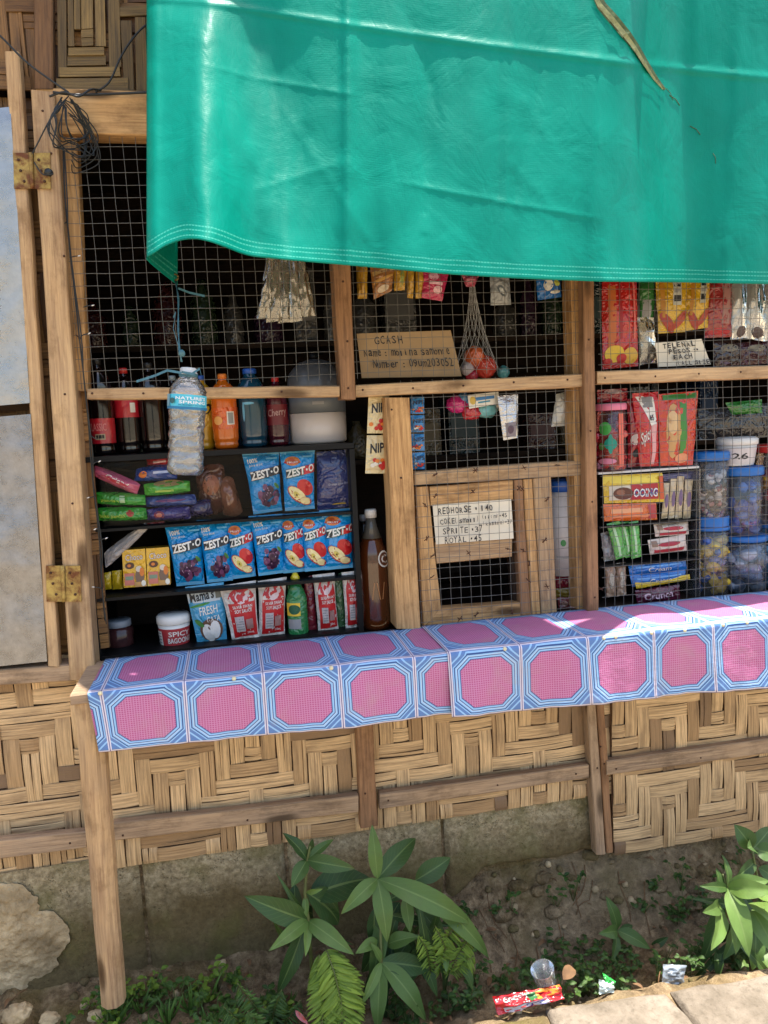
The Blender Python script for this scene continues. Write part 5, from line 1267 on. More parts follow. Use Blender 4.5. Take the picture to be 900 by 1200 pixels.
# biscuit boxes on the rack
S = pack('biscuit_pack', [(706, 557), (776, 554), (778, 588), (708, 590)], .058, foil(222, 186, 40), .010, None, .002, 'yellow biscuit pack with red and blue lettering on the rack', 'biscuit pack')
S.rect(.0, .04, 1, .3, ink(240, 216, 80)); S.quad([(.08, .4), (.62, .36), (.62, .86), (.08, .9)], ink(214, 206, 190)); S.quad([(.42, .36), (.9, .34), (.9, .88), (.42, .9)], ink(176, 36, 44)); S.ell(.3, .66, .16, .22, ink(96, 54, 44)); S.ell(.26, .62, .07, .1, ink(150, 100, 80)); S.text('OOING', .46, .5, .88, .8, ink(30, 50, 140), .08); S.text('OOING', .46, .5, .88, .8, WHT, .015); S.rect(.92, .1, 1, .9, ink(206, 90, 50)); S.done()
S = pack('biscuit_pack', [(707, 591), (769, 589), (770, 609), (708, 611)], .056, foil(222, 110, 44), .010, None, .002, 'orange biscuit pack under the yellow one', 'biscuit pack'); S.quad([(.12, .3), (.7, .25), (.7, .5), (.12, .55)], ink(240, 170, 120)); S.rect(.15, .65, .85, .8, ink(236, 150, 100)); S.rect(.82, .1, .98, .9, ink(180, 60, 60)); S.done()
for i, (x0, x1, y0) in enumerate(((776, 783, 566), (784, 791, 561), (792, 800, 558), (801, 810, 562))):
    hang([(x0+2, y0), (x1+2, y0), (x1-1, 607), (x0-1, 608)], foil(206, 186, 150), ['first cream biscuit stick pack right of the yellow pack', 'second cream biscuit stick pack right of the yellow pack', 'third cream biscuit stick pack right of the yellow pack', 'fourth cream biscuit stick pack next to the jar'][i], [('ell', .5, .5, .3, .2, ink(120, 96, 130))], .07, .006, .001, group='cream biscuit stick packs')
hang([(776, 556), (812, 552), (813, 562), (778, 564)], foil(110, 110, 150), 'violet grey wrapper above the cream biscuit sticks', [], .08, .008)
for i, (q, l) in enumerate((([(711, 614), (726, 610), (734, 652), (722, 656)], 'slanted green stick pack, left of the green ones on the rack'), ([(724, 612), (737, 611), (742, 652), (733, 654)], 'green stick pack in the middle of the three'), ([(737, 612), (748, 610), (752, 652), (740, 655)], 'upright green stick pack, right of the three'))):
    hang(q, foil(96, 184, 84), l, [('quad', [(.3, .05), (.5, .05), (.55, .95), (.35, .95)], ink(190, 226, 180))], .06+.008*(i % 2), .007, .001, group='green stick packs')
hang([(704, 625), (714, 622), (722, 656), (708, 658)], foil(150, 150, 150), 'grey stick pack left of the green ones', [], .075, .006)
for i, (q, l) in enumerate((([(766, 614), (806, 611), (807, 626), (768, 629)], 'white wafer pack with red edge, upper of two'), ([(759, 633), (803, 626), (805, 645), (762, 650)], 'white wafer pack with red edge, lower of two'))):
    hang(q, foil(220, 206, 190), l, [('rect', .1, .7, .9, .92, ink(190, 60, 70)), ('ell', .5, .4, .3, .15, ink(176, 40, 60)), ('rect', .06, .1, .2, .5, ink(150, 120, 100))], .06, .012, .002, group='white wafer packs')
for i, (q, l) in enumerate((([(736, 661), (803, 654), (805, 667), (738, 674)], 'upper blue biscuit pack on the lowest rack shelf'), ([(738, 674), (803, 667), (804, 680), (741, 688)], 'lower blue biscuit pack above the yellow strip'))):
    hang(q, foil(30, 116, 196), l, [('rect', .1, .3, .9, .42, ink(110, 170, 226)), ('text', 'Cream', .3, .45, .7, .85, WHT, .01)], .058, .012, .002, group='blue biscuit packs')
hang([(744, 683), (808, 673), (809, 679), (746, 690)], foil(226, 196, 50), 'thin yellow strip pack on the lowest rack shelf', [], .052, .004, .001)
hang([(744, 692), (796, 685), (797, 703), (747, 708)], foil(96, 30, 56, .8), 'dark pink pack at the bottom of the rack', [('text', 'Crunch', .15, .3, .8, .75, ink(226, 190, 206), .02, .1)], .056, .012)
for i, (q, l) in enumerate((([(709, 663), (721, 661), (722, 698), (711, 700)], 'left tan stick pack at the bottom left of the rack'), ([(722, 660), (733, 659), (734, 697), (723, 699)], 'right tan stick pack at the bottom left of the rack'))):
    hang(q, foil(166, 140, 116), l, [('ell', .5, .5, .25, .25, ink(200, 190, 170))], .06, .007, group='tan stick packs')
# jars on the right
xz = .9955
zj = zr(831, 614, .08)
jar(832, 616, 702, 37, .08, 'jar of yellow and blue sweets at the bottom, under the black and white one', LIDB, [foil(226, 190, 50), foil(60, 100, 180), foil(206, 170, 60), foil(214, 186, 70)], 46, 11, (1, 1, 1), .05, zfix=xz, csz=.24)
jar(832, 529, 612, 37, .08, 'blue lidded jar of black and white wrapped sweets with a blue base', LIDB, [foil(226, 216, 214), foil(40, 34, 40), foil(150, 90, 96), foil(200, 196, 196)], 80, 12, (1, 1, 1), .12, True, zfix=W(832, 615, .08).z, csz=.16)
jar(871, 626, 708, 44, .085, 'blue lidded jar with pale contents at the bottom right of the rack', LIDB, [foil(176, 180, 190), foil(120, 130, 150)], 22, 13, (.8, .88, 1), .1, zfix=xz, csz=.3)
jar(868, 546, 624, 42, .085, 'blue lidded jar of blue wrapped sweets right of the black and white one', LIDB, [foil(40, 86, 180), foil(90, 130, 206), foil(34, 66, 150)], 40, 14, (.9, .95, 1), .13, zfix=W(868, 625, .085).z, csz=.22)
tub(863, 512, 545, 40, .085, 'small white tub with black marking on top of the blue sweets jar', 'small_tub', None, None, ink(214, 206, 204), [('26', .42, .3, .72, .7, BLK)])
jar(909, 520, 612, 40, .09, 'red lidded jar of red and yellow sweets cut by the right edge', CAPR, [foil(196, 50, 50), foil(226, 180, 60), foil(176, 40, 50)], 36, 15, (1, .9, .85), .1, zfix=W(909, 613, .09).z, csz=.24)
jar(912, 612, 704, 44, .09, 'pale blue jar at the right edge of the lowest row', LIDB, [foil(110, 170, 206), foil(150, 196, 220)], 30, 16, (.6, .85, 1), .06, zfix=xz, csz=.28)
hang([(850, 472), (893, 468), (893, 484), (858, 486)], foil(60, 140, 60, .7), 'dim green packet above the small white tub', [], .16, .01)
hang([(818, 480), (905, 472), (905, 512), (820, 516)], foil(70, 68, 70, .7), 'dim grey sack behind the jars', [], .22, .02)

# --- stock at the back, colours darkened to stand for the dim interior
bs = empty('back_shelf', (.5, .8, 1.0), 'dim wooden shelf at the back of the store', 'shelf')
for z in (1.0, 1.38, 1.76):
    mb = MB(); mb.box(-.9, 1.8, .70, .95, z-.015, z, M_dark); mb.build('board', bs)
cols = [(60, 92, 96), (120, 60, 60), (70, 96, 140), (150, 130, 84), (84, 110, 76), (130, 126, 120), (110, 70, 100)]
nm = ['teal', 'dark red', 'blue', 'tan', 'green', 'grey', 'purple']
bx = -.55; k = 0
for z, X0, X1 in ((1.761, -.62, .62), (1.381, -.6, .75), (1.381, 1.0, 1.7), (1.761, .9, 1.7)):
    x = X0; 
    while x < X1:
        w_ = R.uniform(.06, .11); h_ = R.uniform(.12, .24); i = R.randrange(7)
        mb = MB()
        if R.random() < .5:
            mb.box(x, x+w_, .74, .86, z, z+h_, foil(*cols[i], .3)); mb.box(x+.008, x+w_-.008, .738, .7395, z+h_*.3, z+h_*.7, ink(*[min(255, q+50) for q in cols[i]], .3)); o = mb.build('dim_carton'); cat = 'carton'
        else:
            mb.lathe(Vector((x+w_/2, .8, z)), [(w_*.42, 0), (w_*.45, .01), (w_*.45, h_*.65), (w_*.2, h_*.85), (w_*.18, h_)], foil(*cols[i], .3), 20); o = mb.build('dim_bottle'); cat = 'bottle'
        tag(o, 'dim %s on the dark shelf at the back of the store' % cat, cat, 'dim stock at the back'); x += w_+R.uniform(.004, .03)

# ------------------------------------------------------------------ plants
def leaf(mb, b, t, w, m, tint, droop=.15, fold=.25, side=None, nu=6, nv=12, curl=0):
    """lance-shaped leaf from base b to tip t, width w ; faces roughly toward the path and sky"""
    b, t = Vector(b), Vector(t); L = (t-b).length; d = (t-b).normalized()
    nrm = Vector((0, -.75, .66)) if side is None else Vector(side)
    nrm = nrm+Vector((R.uniform(-.4, .4), R.uniform(-.2, .2), R.uniform(-.3, .3)))
    curl = curl+R.uniform(-.05, .12)
    nrm = (nrm-d*nrm.dot(d)).normalized(); s = d.cross(nrm).normalized()
    sd = R.random()*50
    def f(u, v):
        sh = (math.sin(PI*min(1, v**.85))**.8)*(1-.25*v) if v < 1 else 0
        sh = max(sh, .02 if v < .98 else 0); x = (u-.5)
        arch = 4*v*(1-v)*droop*L
        wav = .012*L*math.sin(v*17+sd)*abs(x)*2
        p = b+d*(L*v)+nrm*(arch)+s*(x*w*sh)+nrm*(abs(x)*2*w*sh*fold*.5+wav)
        return p+Vector((0, 0, -curl*L*v*v))
    mb.grid(f, nu, nv, m, None, min(1, max(0, tint)), True)
def PL(px, py, Y): return W(px, py, Y)
def plant(name, label, node_stems, leaves, cat='plant', m=M_leaf, extra=0, xy=(0, 0), sc=1.0):
    rx = random.Random(extra+5); x0, y0 = xy; Y0 = node_stems[0][-1][2]
    base = PL(*node_stems[0][0])
    e = empty(name, base, label, cat)
    mb = MB()
    for st in node_stems:
        pts = [PL(*p) for p in st]; P = []
        for i in range(len(pts)-1):
            for k in range(5): P.append(pts[i].lerp(pts[i+1], k/5))
        P.append(pts[-1]); mb.tube(P, .004, M_stem, 8, rfn=lambda k: .0045-.002*k)
    mb.build('stem', e)
    for (bx, by, by_, tx, ty, tY, w, tint, droop) in list(leaves)+[(x0+rx.uniform(-30, 30)*sc, y0+rx.uniform(-35, 60)*sc, Y0+.03+rx.uniform(-.02, .05), x0+rx.uniform(-70, 70)*sc, y0+rx.uniform(-60, 110)*sc, Y0+rx.uniform(-.02, .06), rx.uniform(8, 20)*sc, rx.uniform(0, .45), rx.uniform(.05, .3)) for _ in range(extra)]:
        mb = MB(); leaf(mb, PL(bx, by, by_), PL(tx, ty, tY), w*mpp(bx, by, by_)*1.02, m, tint, droop); mb.build('leaf', e)
    return e
c6 = lambda x, y: (270+x/2.727, 940+y/2.727)
def L6(b, t, Y0, Y1, w, tint, droop=.10): B, T = c6(*b), c6(*t); return (B[0], B[1], Y0, T[0], T[1], Y1, w, tint, droop)
A, B_, C_, D_ = (245, 185), (248, 378), (470, 245), (482, 510)
plant('leafy_shrub', 'dark green shrub with long pointed leaves, left shoot by the concrete blocks',
    [[(*c6(262, 560), -.12), (*c6(250, 378), -.15), (*c6(238, 290), -.14), (*c6(246, 182), -.13), (*c6(255, 140), -.13)]],
    [L6(A, (166, 100), -.13, -.12, 17, .12), L6(A, (196, 275), -.13, -.17, 19, .35), L6(A, (330, 118), -.13, -.10, 12, .5), L6(A, (400, 215), -.13, -.17, 21, .25, .2), L6(A, (262, 110), -.13, -.08, 9, .3),
     L6((243, 290), (296, 268), -.14, -.17, 7, .8), L6((240, 300), (244, 370), -.14, -.16, 9, .6),
     L6(B_, (42, 295), -.15, -.16, 30, .18, .12), L6(B_, (122, 472), -.15, -.22, 18, .72, .1), L6(B_, (240, 495), -.15, -.2, 11, .95, .05), L6(B_, (396, 482), -.15, -.22, 22, .55, .15),
     L6((250, 300), (450, 236), -.12, -.08, 42, .10, .1), L6((245, 290), (345, 385), -.14, -.11, 40, .12, .1), L6((235, 400), (148, 610), -.13, -.15, 22, .15, .1), L6((205, 260), (215, 420), -.10, -.12, 20, .05)], extra=7, xy=(362, 1060), sc=.8)
plant('leafy_shrub', 'tallest leafy shrub with long glossy leaves in the centre below the ledge',
    [[(*c6(500, 640), -.13), (*c6(482, 510), -.18), (*c6(478, 380), -.15), (*c6(470, 245), -.16)], [(*c6(560, 640), -.12), (*c6(600, 480), -.14), (*c6(560, 300), -.12)]],
    [L6(C_, (452, 62), -.16, -.13, 18, .62, .06), L6(C_, (592, 98), -.16, -.08, 27, .2), L6(C_, (352, 354), -.16, -.2, 20, .58, .2), L6(C_, (500, 440), -.16, -.22, 24, .5, .12), L6(C_, (770, 392), -.16, -.2, 29, .48, .22), L6((600, 270), (826, 480), -.14, -.2, 24, .52, .2),
     L6((590, 250), (704, 182), -.12, -.10, 26, .22), L6((560, 300), (575, 420), -.13, -.18, 16, .6), L6((590, 330), (690, 470), -.12, -.16, 24, .3), L6((590, 310), (740, 340), -.14, -.16, 9, .9),
     L6(D_, (418, 640), -.18, -.23, 13, .75, .08), L6(D_, (470, 730), -.18, -.24, 22, .52, .1), L6(D_, (624, 688), -.18, -.23, 26, .5, .12), L6(D_, (640, 530), -.18, -.17, 26, .15), L6(D_, (445, 450), -.18, -.18, 10, .7), L6((500, 455), (605, 425), -.15, -.19, 19, .5), L6((470, 440), (398, 480), -.16, -.19, 14, .85), L6((480, 430), (420, 540), -.13, -.14, 24, .22),
     L6((600, 480), (660, 610), -.13, -.18, 16, .3), L6((690, 470), (690, 545), -.16, -.2, 9, .85), L6((720, 470), (776, 600), -.15, -.2, 14, .45), L6((460, 340), (450, 460), -.12, -.14, 20, .1), L6((540, 320), (480, 420), -.1, -.11, 24, .08)], extra=16, xy=(470, 1090))
c7 = lambda x, y: (560+x/2.647, 960+y/2.647)
def L7(b, t, Y0, Y1, w, tint, droop=.1): B, T = c7(*b), c7(*t); return (B[0], B[1], Y0, T[0], T[1], Y1, w, tint, droop)
plant('small_seedling', 'small seedling with four oval leaves against the earth bank, between shrubs',
    [[(*c7(440, 440), -.12), (*c7(430, 350), -.13)]],
    [L7((432, 345), (395, 235), -.13, -.12, 16, .3), L7((432, 348), (375, 345), -.13, -.17, 15, .45), L7((432, 345), (536, 392), -.13, -.17, 16, .4), L7((430, 355), (414, 432), -.13, -.17, 12, .3), L7((435, 350), (480, 330), -.12, -.1, 9, .2), L7((535, 400), (592, 366), -.12, -.13, 9, .15)])
N7 = (775, 212)
plant('leafy_shrub', 'sunlit bright green shrub with drooping leaves at the right edge',
    [[(*c7(800, 490), -.22), (*c7(770, 330), -.26), (*c7(775, 212), -.27), (*c7(760, 170), -.26)], [(*c7(900, 480), -.2), (*c7(880, 250), -.26), (*c7(850, 90), -.24)]],
    [L7(N7, (905, 185), -.27, -.31, 19, .7, .2), L7(N7, (930, 222), -.27, -.34, 20, .9, .25), L7(N7, (842, 420), -.27, -.36, 24, .85, .12), L7((748, 262), (722, 396), -.26, -.35, 21, .92, .1), L7((745, 262), (695, 292), -.26, -.33, 16, .6), L7(N7, (686, 205), -.27, -.28, 11, .3), L7((745, 230), (738, 148), -.27, -.25, 14, .25), L7(N7, (756, 110), -.27, -.24, 12, .3),
     L7((790, 260), (800, 410), -.26, -.33, 18, .8), L7((850, 260), (925, 330), -.27, -.36, 24, .85), L7((850, 280), (930, 420), -.27, -.35, 26, .75), L7((820, 230), (935, 270), -.27, -.36, 18, .95), L7((800, 320), (760, 440), -.25, -.28, 18, .5), L7((860, 330), (850, 470), -.24, -.28, 20, .45), L7((740, 400), (740, 500), -.24, -.27, 12, .5), L7((810, 420), (835, 500), -.24, -.3, 12, .75), L7((870, 400), (905, 480), -.25, -.3, 16, .7), L7((760, 250), (690, 440), -.22, -.24, 20, .2),
     L7((850, 90), (795, 10), -.24, -.22, 22, .3), L7((850, 90), (835, 85), -.24, -.27, 16, .35), L7((850, 95), (910, 20), -.24, -.2, 18, .25), L7((860, 95), (930, 110), -.24, -.26, 20, .35), L7((860, 130), (800, 175), -.24, -.26, 14, .2), L7((870, 150), (930, 190), -.24, -.26, 16, .35)], extra=9, xy=(862, 1070))
# ferns
def frond(mb, pts, w, m, n=26, tint=.6):
    pts = [PL(*p) for p in pts]; P = []
    for i in range(len(pts)-1):
        for k in range(8): P.append(pts[i].lerp(pts[i+1], k/8))
    P.append(pts[-1]); mb.tube(P, .0012, M_stem, 5)
    for k in range(n):
        t = (k+.5)/n; i = min(len(P)-2, int(t*(len(P)-1))); p = P[i].lerp(P[i+1], t*(len(P)-1)-i); d = (P[i+1]-P[i]).normalized()
        s = d.cross(Vector((0, -1, .3))).normalized(); ww = w*math.sin(PI*(t*.86+.12))**.7
        for q in (-1, 1):
            tip = p+s*q*ww+d*ww*R.uniform(.2, .4)+Vector((0, R.uniform(-.012, .006), -.012+R.uniform(-.004, .004)))
            leaf(mb, p, tip, ww*.17+.0012, m, tint+R.uniform(-.35, .35), .12, .3, None, 2, 6)
def fern(label, fronds, m=M_fern, tint=.6):
    mb = MB(); frond(mb, *fronds[0][:2], m, *fronds[0][2:]) if False else None
    for f in fronds: frond(mb, f[0], f[1], m, f[2] if len(f) > 2 else 22, tint+R.uniform(-.15, .15))
    return tag(mb.build('fern'), label, 'fern')
fern('broad pale green fern frond drooping below the left shrub', [([(382, 1112, -.20), (392, 1140, -.24), (400, 1175, -.26), (402, 1225, -.27)], .05, 34), ([(374, 1118, -.2), (378, 1150, -.23), (384, 1215, -.25)], .035, 30), ([(396, 1118, -.2), (412, 1150, -.22), (418, 1210, -.24)], .03, 28), ([(386, 1114, -.19), (380, 1160, -.25), (376, 1225, -.28)], .04, 34), ([(392, 1114, -.19), (406, 1165, -.25), (408, 1225, -.28)], .04, 34)])
fern('lacy yellow green fern clump under the long leaves of the central shrub', [([(500, 1135, -.16), (520, 1100, -.2), (540, 1080, -.21)], .028), ([(515, 1140, -.16), (522, 1110, -.2), (510, 1085, -.2)], .026), ([(525, 1140, -.16), (540, 1112, -.2), (552, 1095, -.2)], .024), ([(505, 1140, -.16), (500, 1112, -.2), (490, 1095, -.2)], .022), ([(530, 1140, -.16), (545, 1125, -.2), (556, 1120, -.2)], .02)], M_fern, .7)
fern('dark feathery fern at the lower left beside the pale fern', [([(310, 1215, -.14), (300, 1180, -.18), (278, 1152, -.2)], .028), ([(315, 1215, -.14), (322, 1180, -.18), (330, 1160, -.2)], .026), ([(300, 1215, -.14), (280, 1195, -.18), (262, 1180, -.2)], .026), ([(320, 1215, -.14), (340, 1190, -.18), (352, 1172, -.2)], .022), ([(305, 1215, -.14), (300, 1195, -.22), (290, 1185, -.24)], .024)], M_weed, .55)
# low weeds (uncountable) along the foot of the wall
mb = MB(); rr = random.Random(4)
def weed(px, py, Y, n, h, spread, m, t0):
    b = G(px, py, .2) if False else W(px, py, Y); b.z = gh(b.x, Y)-.003
    for k in range(n):
        a = rr.uniform(0, 2*PI); hh = h*rr.uniform(.3, 1); top = b+Vector((spread*math.cos(a)*rr.random(), spread*math.sin(a)*.6*rr.random()-.005, hh))
        mb.tube([b, b.lerp(top, .5)+Vector((0, 0, hh*.1)), top], .0007, M_stem, 4)
        for j in range(rr.choice((2, 3, 3))):
            aa = rr.uniform(0, 2*PI); l = rr.uniform(.008, .02); tip = top+Vector((l*math.cos(aa), l*math.sin(aa), rr.uniform(-.004, .006)))
            leaf(mb, top, tip, l*.62, m, t0+rr.uniform(-.3, .3), .1, .2, (0, -.4, .9), 2, 5)
for k in range(46):
    px = rr.uniform(110, 345); weed(px, 1180, rr.uniform(-.22, -.05), rr.randint(5, 12), rr.uniform(.03, .085), .035, M_weed if rr.random() < .7 else M_fern, .5)
for k in range(14): weed(rr.uniform(0, 100), 1190, rr.uniform(-.22, -.1), rr.randint(3, 8), rr.uniform(.02, .05), .03, M_weed, .5)
for k in range(34): weed(rr.uniform(420, 640), 1180, rr.uniform(-.22, -.02), rr.randint(4, 9), rr.uniform(.03, .08), .035, M_weed, .35)
for k in range(60): weed(rr.uniform(640, 930), 1140, rr.uniform(-.27, -.03), rr.randint(4, 10), rr.uniform(.03, .1), .04, M_weed, .35)
for k in range(30):   # grass blades
    px = rr.uniform(130, 340); b = W(px, 1180, rr.uniform(-.22, -.08)); b.z = gh(b.x, b.y)
    for j in range(5):
        t = b+Vector((rr.uniform(-.04, .04), rr.uniform(-.03, .01), rr.uniform(.04, .09))); leaf(mb, b, t, .006, M_weed, rr.uniform(.4, 1), .12, .3, (0, -1, .2), 2, 7, .15)
tag(mb.build('ground_cover'), 'low green weeds along the foot of the wall', 'weeds', None, 'stuff')
mb = MB()
for k in range(190):
    b = Vector((rr.uniform(-.6, 1.5), rr.uniform(-.34, .0), 0)); b.z = gh(b.x, b.y)+.004
    a = rr.uniform(0, 2*PI); l = rr.uniform(.01, .035); leaf(mb, b, b+Vector((l*math.cos(a), l*math.sin(a), rr.uniform(-.002, .008))), l*.4, M_dryleaf, .5, .15, .3, (0, -.3, 1), 2, 5)
for k in range(160):
    b = Vector((rr.uniform(-.6, 1.5), rr.uniform(-.34, .03), 0)); b.z = gh(b.x, b.y)+.002; q = rr.random()*9
    mb.ball(b, rr.uniform(.003, .011), M_rock if rr.random() < .5 else M_conc, 8, 5, fn=lambda d, q=q: 1+.3*mnoise.noise(d*2+Vector((q, 0, 0))))
for k in range(60):
    b = Vector((rr.uniform(.35, 1.5), rr.uniform(-.24, .03), 0)); b.z = gh(b.x, b.y)-.002; q = rr.random()*9; r_ = rr.uniform(.008, .026)
    mb.ball(b, (r_*1.3, r_, r_*.8), M_soil if rr.random() < .7 else M_conc, 14, 9, fn=lambda d, q=q: 1+.3*mnoise.noise(d*1.6+Vector((q, 0, 0)))+.12*mnoise.noise(d*5+Vector((q, 0, 0))))
for k in range(40):   # fine roots and twigs on the bank
    b = Vector((rr.uniform(.2, 1.5), rr.uniform(-.15, .02), 0)); b.z = gh(b.x, b.y)+.004; a = rr.uniform(-.6, .6)-PI/2; pts = [b]
    for _ in range(5): n_ = pts[-1]+Vector((.016*math.cos(a), .016*math.sin(a), 0)); n_.z = gh(n_.x, n_.y)+.004; a += rr.uniform(-.6, .6); pts.append(n_)
    mb.tube(pts, .0012, M_dryleaf, 5)
for k in range(40):
    b = Vector((rr.uniform(-.6, 1.5), rr.uniform(-.3, .0), 0)); b.z = gh(b.x, b.y)+.004; a = rr.uniform(0, PI); l = rr.uniform(.02, .07)
    mb.tube([b, b+Vector((l*.5*math.cos(a), l*.5*math.sin(a), .006)), b+Vector((l*math.cos(a), l*math.sin(a), .003))], .0012, M_dryleaf, 5)
tag(mb.build('leaf_litter'), 'dry leaves, twigs and grit scattered on the earth', 'litter', None, 'stuff')

# ------------------------------------------------------------------ rubbish on the ground
YR = -.34
S = pack('snack_wrapper', [(577, 1168), (656, 1154), (660, 1170), (584, 1190)], -.33, foil(214, 40, 48), .012, -.345, .013, 'red and orange crumpled snack wrapper lying by the stone slabs', 'wrapper', None, 3.3, 26, 16, .03)
S.quad([(.62, .0), (1, .0), (1, .7), (.6, .5)], ink(232, 150, 50)); S.quad([(.1, .65), (.75, .55), (.78, .98), (.12, .98)], ink(216, 206, 206)); S.text('Crunchy', .12, .12, .5, .45, WHT, .02, .1); S.text('OYO', .42, .62, .72, .92, ink(40, 50, 140), .04); S.quad([(.46, .1), (.6, .08), (.62, .4), (.5, .5)], ink(50, 110, 60)); S.ell(.75, .3, .1, .14, RED); S.done()
c = W(643, 1162, -.30); mb = MB(); axc = Vector((-.25, -.1, .95)).normalized()
mb.lathe(c, [(.018, 0), (.019, .002), (.024, .06), (.0255, .061), (.0255, .064)], clear('cup_plastic', (.9, .95, 1), .62, .15, .12), 32, axc, cap=False); mb.lathe(c, [(.018, .0), (.001, .0005)], clear('cup_plastic'), 32, axc, cap=False)
tag(mb.build('plastic_cup'), 'discarded clear plastic cup behind the red wrapper', 'cup')
S = pack('foil_scrap', [(777, 1130), (804, 1131), (800, 1155), (776, 1152)], -.315, plain('dull_foil_scrap', C3(150, 156, 160), .35, .4, .15, 30, 60, .5), .006, -.33, .006, 'grey printed foil scrap behind the slabs near the right shrub', 'wrapper', None, 8.1)
for k in range(4): S.rect(.2, .2+.17*k, .7, .26+.17*k, ink(90, 96, 100), 3)
S.done()
pack('plastic_scrap', [(702, 1148), (719, 1150), (720, 1163), (702, 1165)], -.32, foil(214, 226, 214), .006, -.33, .006, 'white and green plastic scrap behind the slabs', 'scrap', None, 6.2).done()
pack('plastic_scrap', [(706, 1140), (722, 1150), (718, 1158), (710, 1152)], -.315, foil(60, 190, 80), .004, -.325, .004, 'bright green plastic sliver on the white scrap', 'scrap', None, 2.2).done()
mb = MB(); leaf(mb, W(660, 1148, -.30), W(672, 1132, -.27), .03, M_dryleaf, .5, .2); tag(mb.build('dry_leaf'), 'curled brown dead leaf right of the plastic cup', 'leaf')
mb = MB(); leaf(mb, W(346, 1184, -.25), W(362, 1200, -.27), .012, foil(150, 60, 60), .5, .1); tag(mb.build('wrapper_scrap'), 'small faded red wrapper scrap in the dark fern', 'scrap')

# ------------------------------------------------------------------ cables
def wire(pts, r, m=None, mb=None, sm=6):
    P = [W(*p) for p in pts]; out = []
    n = len(P)
    for i in range(n-1):
        p0, p1, p2, p3 = P[max(0, i-1)], P[i], P[i+1], P[min(n-1, i+2)]
        for k in range(sm):
            t = k/sm; out.append(.5*((2*p1)+(p2-p0)*t+(2*p0-5*p1+4*p2-p3)*t*t+(3*p1-p0-3*p2+p3)*t**3))
    out.append(P[-1]); mb.tube(out, r, m or M_cable, 7)
rr = random.Random(12)
mb = MB()
for k in range(6):
    j = lambda a: rr.uniform(-a*1.3, a*1.3)
    wire([(78+j(5), 116+j(3), -.05), (66+j(6), 130+j(5), -.055), (62+j(5), 150+j(6), -.056), (70+j(6), 166+j(6), -.05), (86+j(8), 174+j(7), -.03), (100+j(8), 172+j(9), -.02), (106+j(7), 155+j(9), -.02), (96+j(7), 132+j(6), -.035), (80+j(5), 117+j(3), -.05)], .0012, None, mb)
for k in range(4):
    jj = lambda: rr.uniform(-9, 9)
    wire([(76+jj(), 122+jj()*.5, -.05), (74+jj(), 150+jj(), -.05), (92+jj(), 168+jj(), -.03), (100+jj(), 150+jj(), -.025), (88+jj(), 128+jj(), -.04)], .0012, None, mb)
for k in range(4):
    wire([(84, 116, -.05), (95+4*k, 140+4*k, -.03), (108+3*k, 165+8*k, -.015), (100-4*k, 185+6*k, -.012), (84, 178+5*k, -.03)], .0012, None, mb)
wire([(58, 113, -.055), (75, 108, -.06), (92, 113, -.06), (106, 105, -.05), (118, 106, -.03)], .0022, None, mb)
wire([(76, 120, -.058), (60, 138, -.056), (44, 168, -.05), (38, 180, -.046)], .0014, None, mb); wire([(40, 190, -.046), (50, 204, -.05), (62, 204, -.055)], .0014, None, mb)
mb.ball(W(57, 202, -.05), (.009, .006, .007), M_cable, 10, 6, fn=lambda d: 1+.3*mnoise.noise(d*3))
tag(mb.build('cable_coil'), 'tangled coil of dark cable tied to the top of the corner post', 'cable')
mb = MB(); wire([(-20, 28, -.06), (0, 42, -.06), (30, 72, -.06), (58, 93, -.06), (80, 108, -.06)], .002, None, mb); wire([(112, 108, -.03), (128, 96, -.03), (142, 66, -.03), (158, 42, -.03), (176, 26, -.03), (200, 16, -.03)], .002, None, mb)
wire([(62, 108, -.06), (90, 111, -.045), (130, 110, -.03), (180, 108, -.03)], .0026, None, mb)
tag(mb.build('overhead_cable'), 'thin dark cable running across the gable above the top rail', 'cable')
e = empty('string_lights', W(95, 430, -.02), 'thin black string light cord hanging down beside the corner post', 'string lights')
mb = MB(); lp = [(74, 172, -.02), (76, 230, -.022), (80, 270, -.02), (86, 330, -.022), (93, 395, -.024), (98, 440, -.024), (104, 500, -.022), (106, 530, -.016), (109, 565, -.016), (113, 600, -.014), (117, 640, -.012), (119, 680, -.012), (123, 727, -.012)]
wire(lp, .0016, None, mb); wire([(x+1.5+1.5*math.sin(i*2.1), y+4, Y-.002) for i, (x, y, Y) in enumerate(lp)], .0014, None, mb)
tips = [(82, 302, 10, -2), (92, 397, 12, -6), (98, 360, 10, -2), (108, 545, 8, -4), (112, 581, -8, 2), (117, 634, 7, -3), (117, 618, -5, 2), (120, 690, -10, -2), (106, 510, 8, 4), (78, 260, -6, 3)]
for x, y, dx, dy in tips: wire([(x, y, -.02), (x+dx*.5, y+dy*.8, -.022), (x+dx, y+dy, -.022)], .0011, None, mb, 3)
mb.build('cord', e)
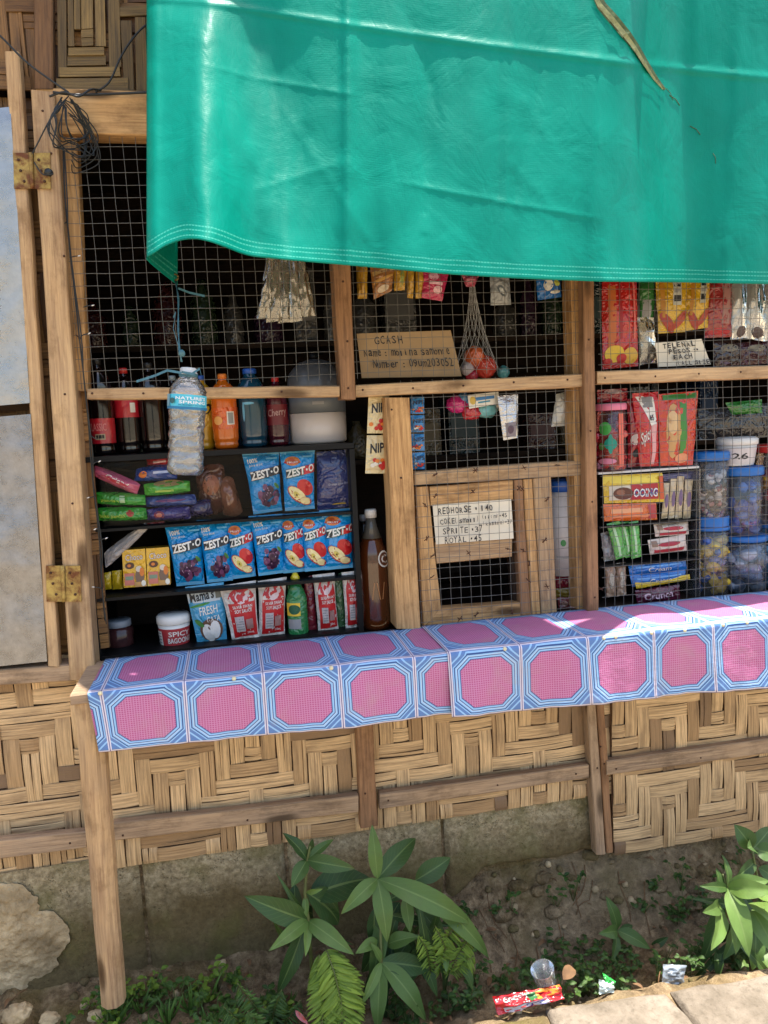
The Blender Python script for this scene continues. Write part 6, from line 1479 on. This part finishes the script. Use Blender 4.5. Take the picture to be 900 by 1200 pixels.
for x, y, dx, dy in tips[:8]:
    mb = MB(); mb.lathe(W(x+dx, y+dy, -.022), [(.0009, -.002), (.0013, 0), (.0012, .003), (.0005, .0045)], M_white, 10, (dx, 0, -dy)); mb.build('bulb', e)
mb = MB(); wire([(806, 712, -.02), (826, 717, -.035), (850, 716, -.045), (868, 713, -.04), (890, 707, -.02), (915, 704, -.02)], .0015, None, mb); wire([(876, 700, -.008), (882, 706, -.02), (886, 711, -.04)], .0013, None, mb)
tag(mb.build('loose_wire'), 'loose black wire lying on the ledge below the jars', 'wire')

# ------------------------------------------------------------------ camera, light, render
cam = bpy.data.cameras.new('camera'); co = bpy.data.objects.new('camera', cam); col.objects.link(co)
from mathutils import Matrix
m = Matrix((rt, up, -fw)).transposed().to_4x4(); m.translation = CAM; co.matrix_world = m
cam.sensor_fit = 'HORIZONTAL'; cam.sensor_width = 36; cam.lens = 36*F/900; cam.clip_start = .01; cam.clip_end = 1000
scene.camera = co
SUN = Vector((.17, .03, .98)).normalized()
w = bpy.data.worlds.new('World'); scene.world = w; w.use_nodes = True
sky = w.node_tree.nodes.new('ShaderNodeTexSky'); sky.sky_type = 'NISHITA'; sky.sun_disc = False
sky.sun_elevation = math.asin(SUN.z); sky.sun_rotation = math.atan2(SUN.x, SUN.y); sky.air_density = 1.2; sky.dust_density = 3.0; sky.ozone_density = .6
bg = w.node_tree.nodes['Background']; bg.inputs[1].default_value = .13
w.node_tree.links.new(sky.outputs[0], bg.inputs[0])
sl = bpy.data.lights.new('sun', 'SUN'); sl.energy = 4.2; sl.angle = math.radians(.53); sl.color = (1, .94, .85)
so = bpy.data.objects.new('sun', sl); so.rotation_euler = (-SUN).to_track_quat('-Z', 'Y').to_euler(); so.location = (0, -2, 6); col.objects.link(so)
vs_ = scene.view_settings; vs_.view_transform = 'Standard'; vs_.look = 'None'; vs_.gamma = 1; vs_.use_curve_mapping = False
vs_.exposure = 1.55
scene.cycles.max_bounces = 8; scene.cycles.transparent_max_bounces = 16; scene.cycles.caustics_reflective = False; scene.cycles.caustics_refractive = False
scene.cycles.use_denoising = True; scene.cycles.sample_clamp_indirect = 6
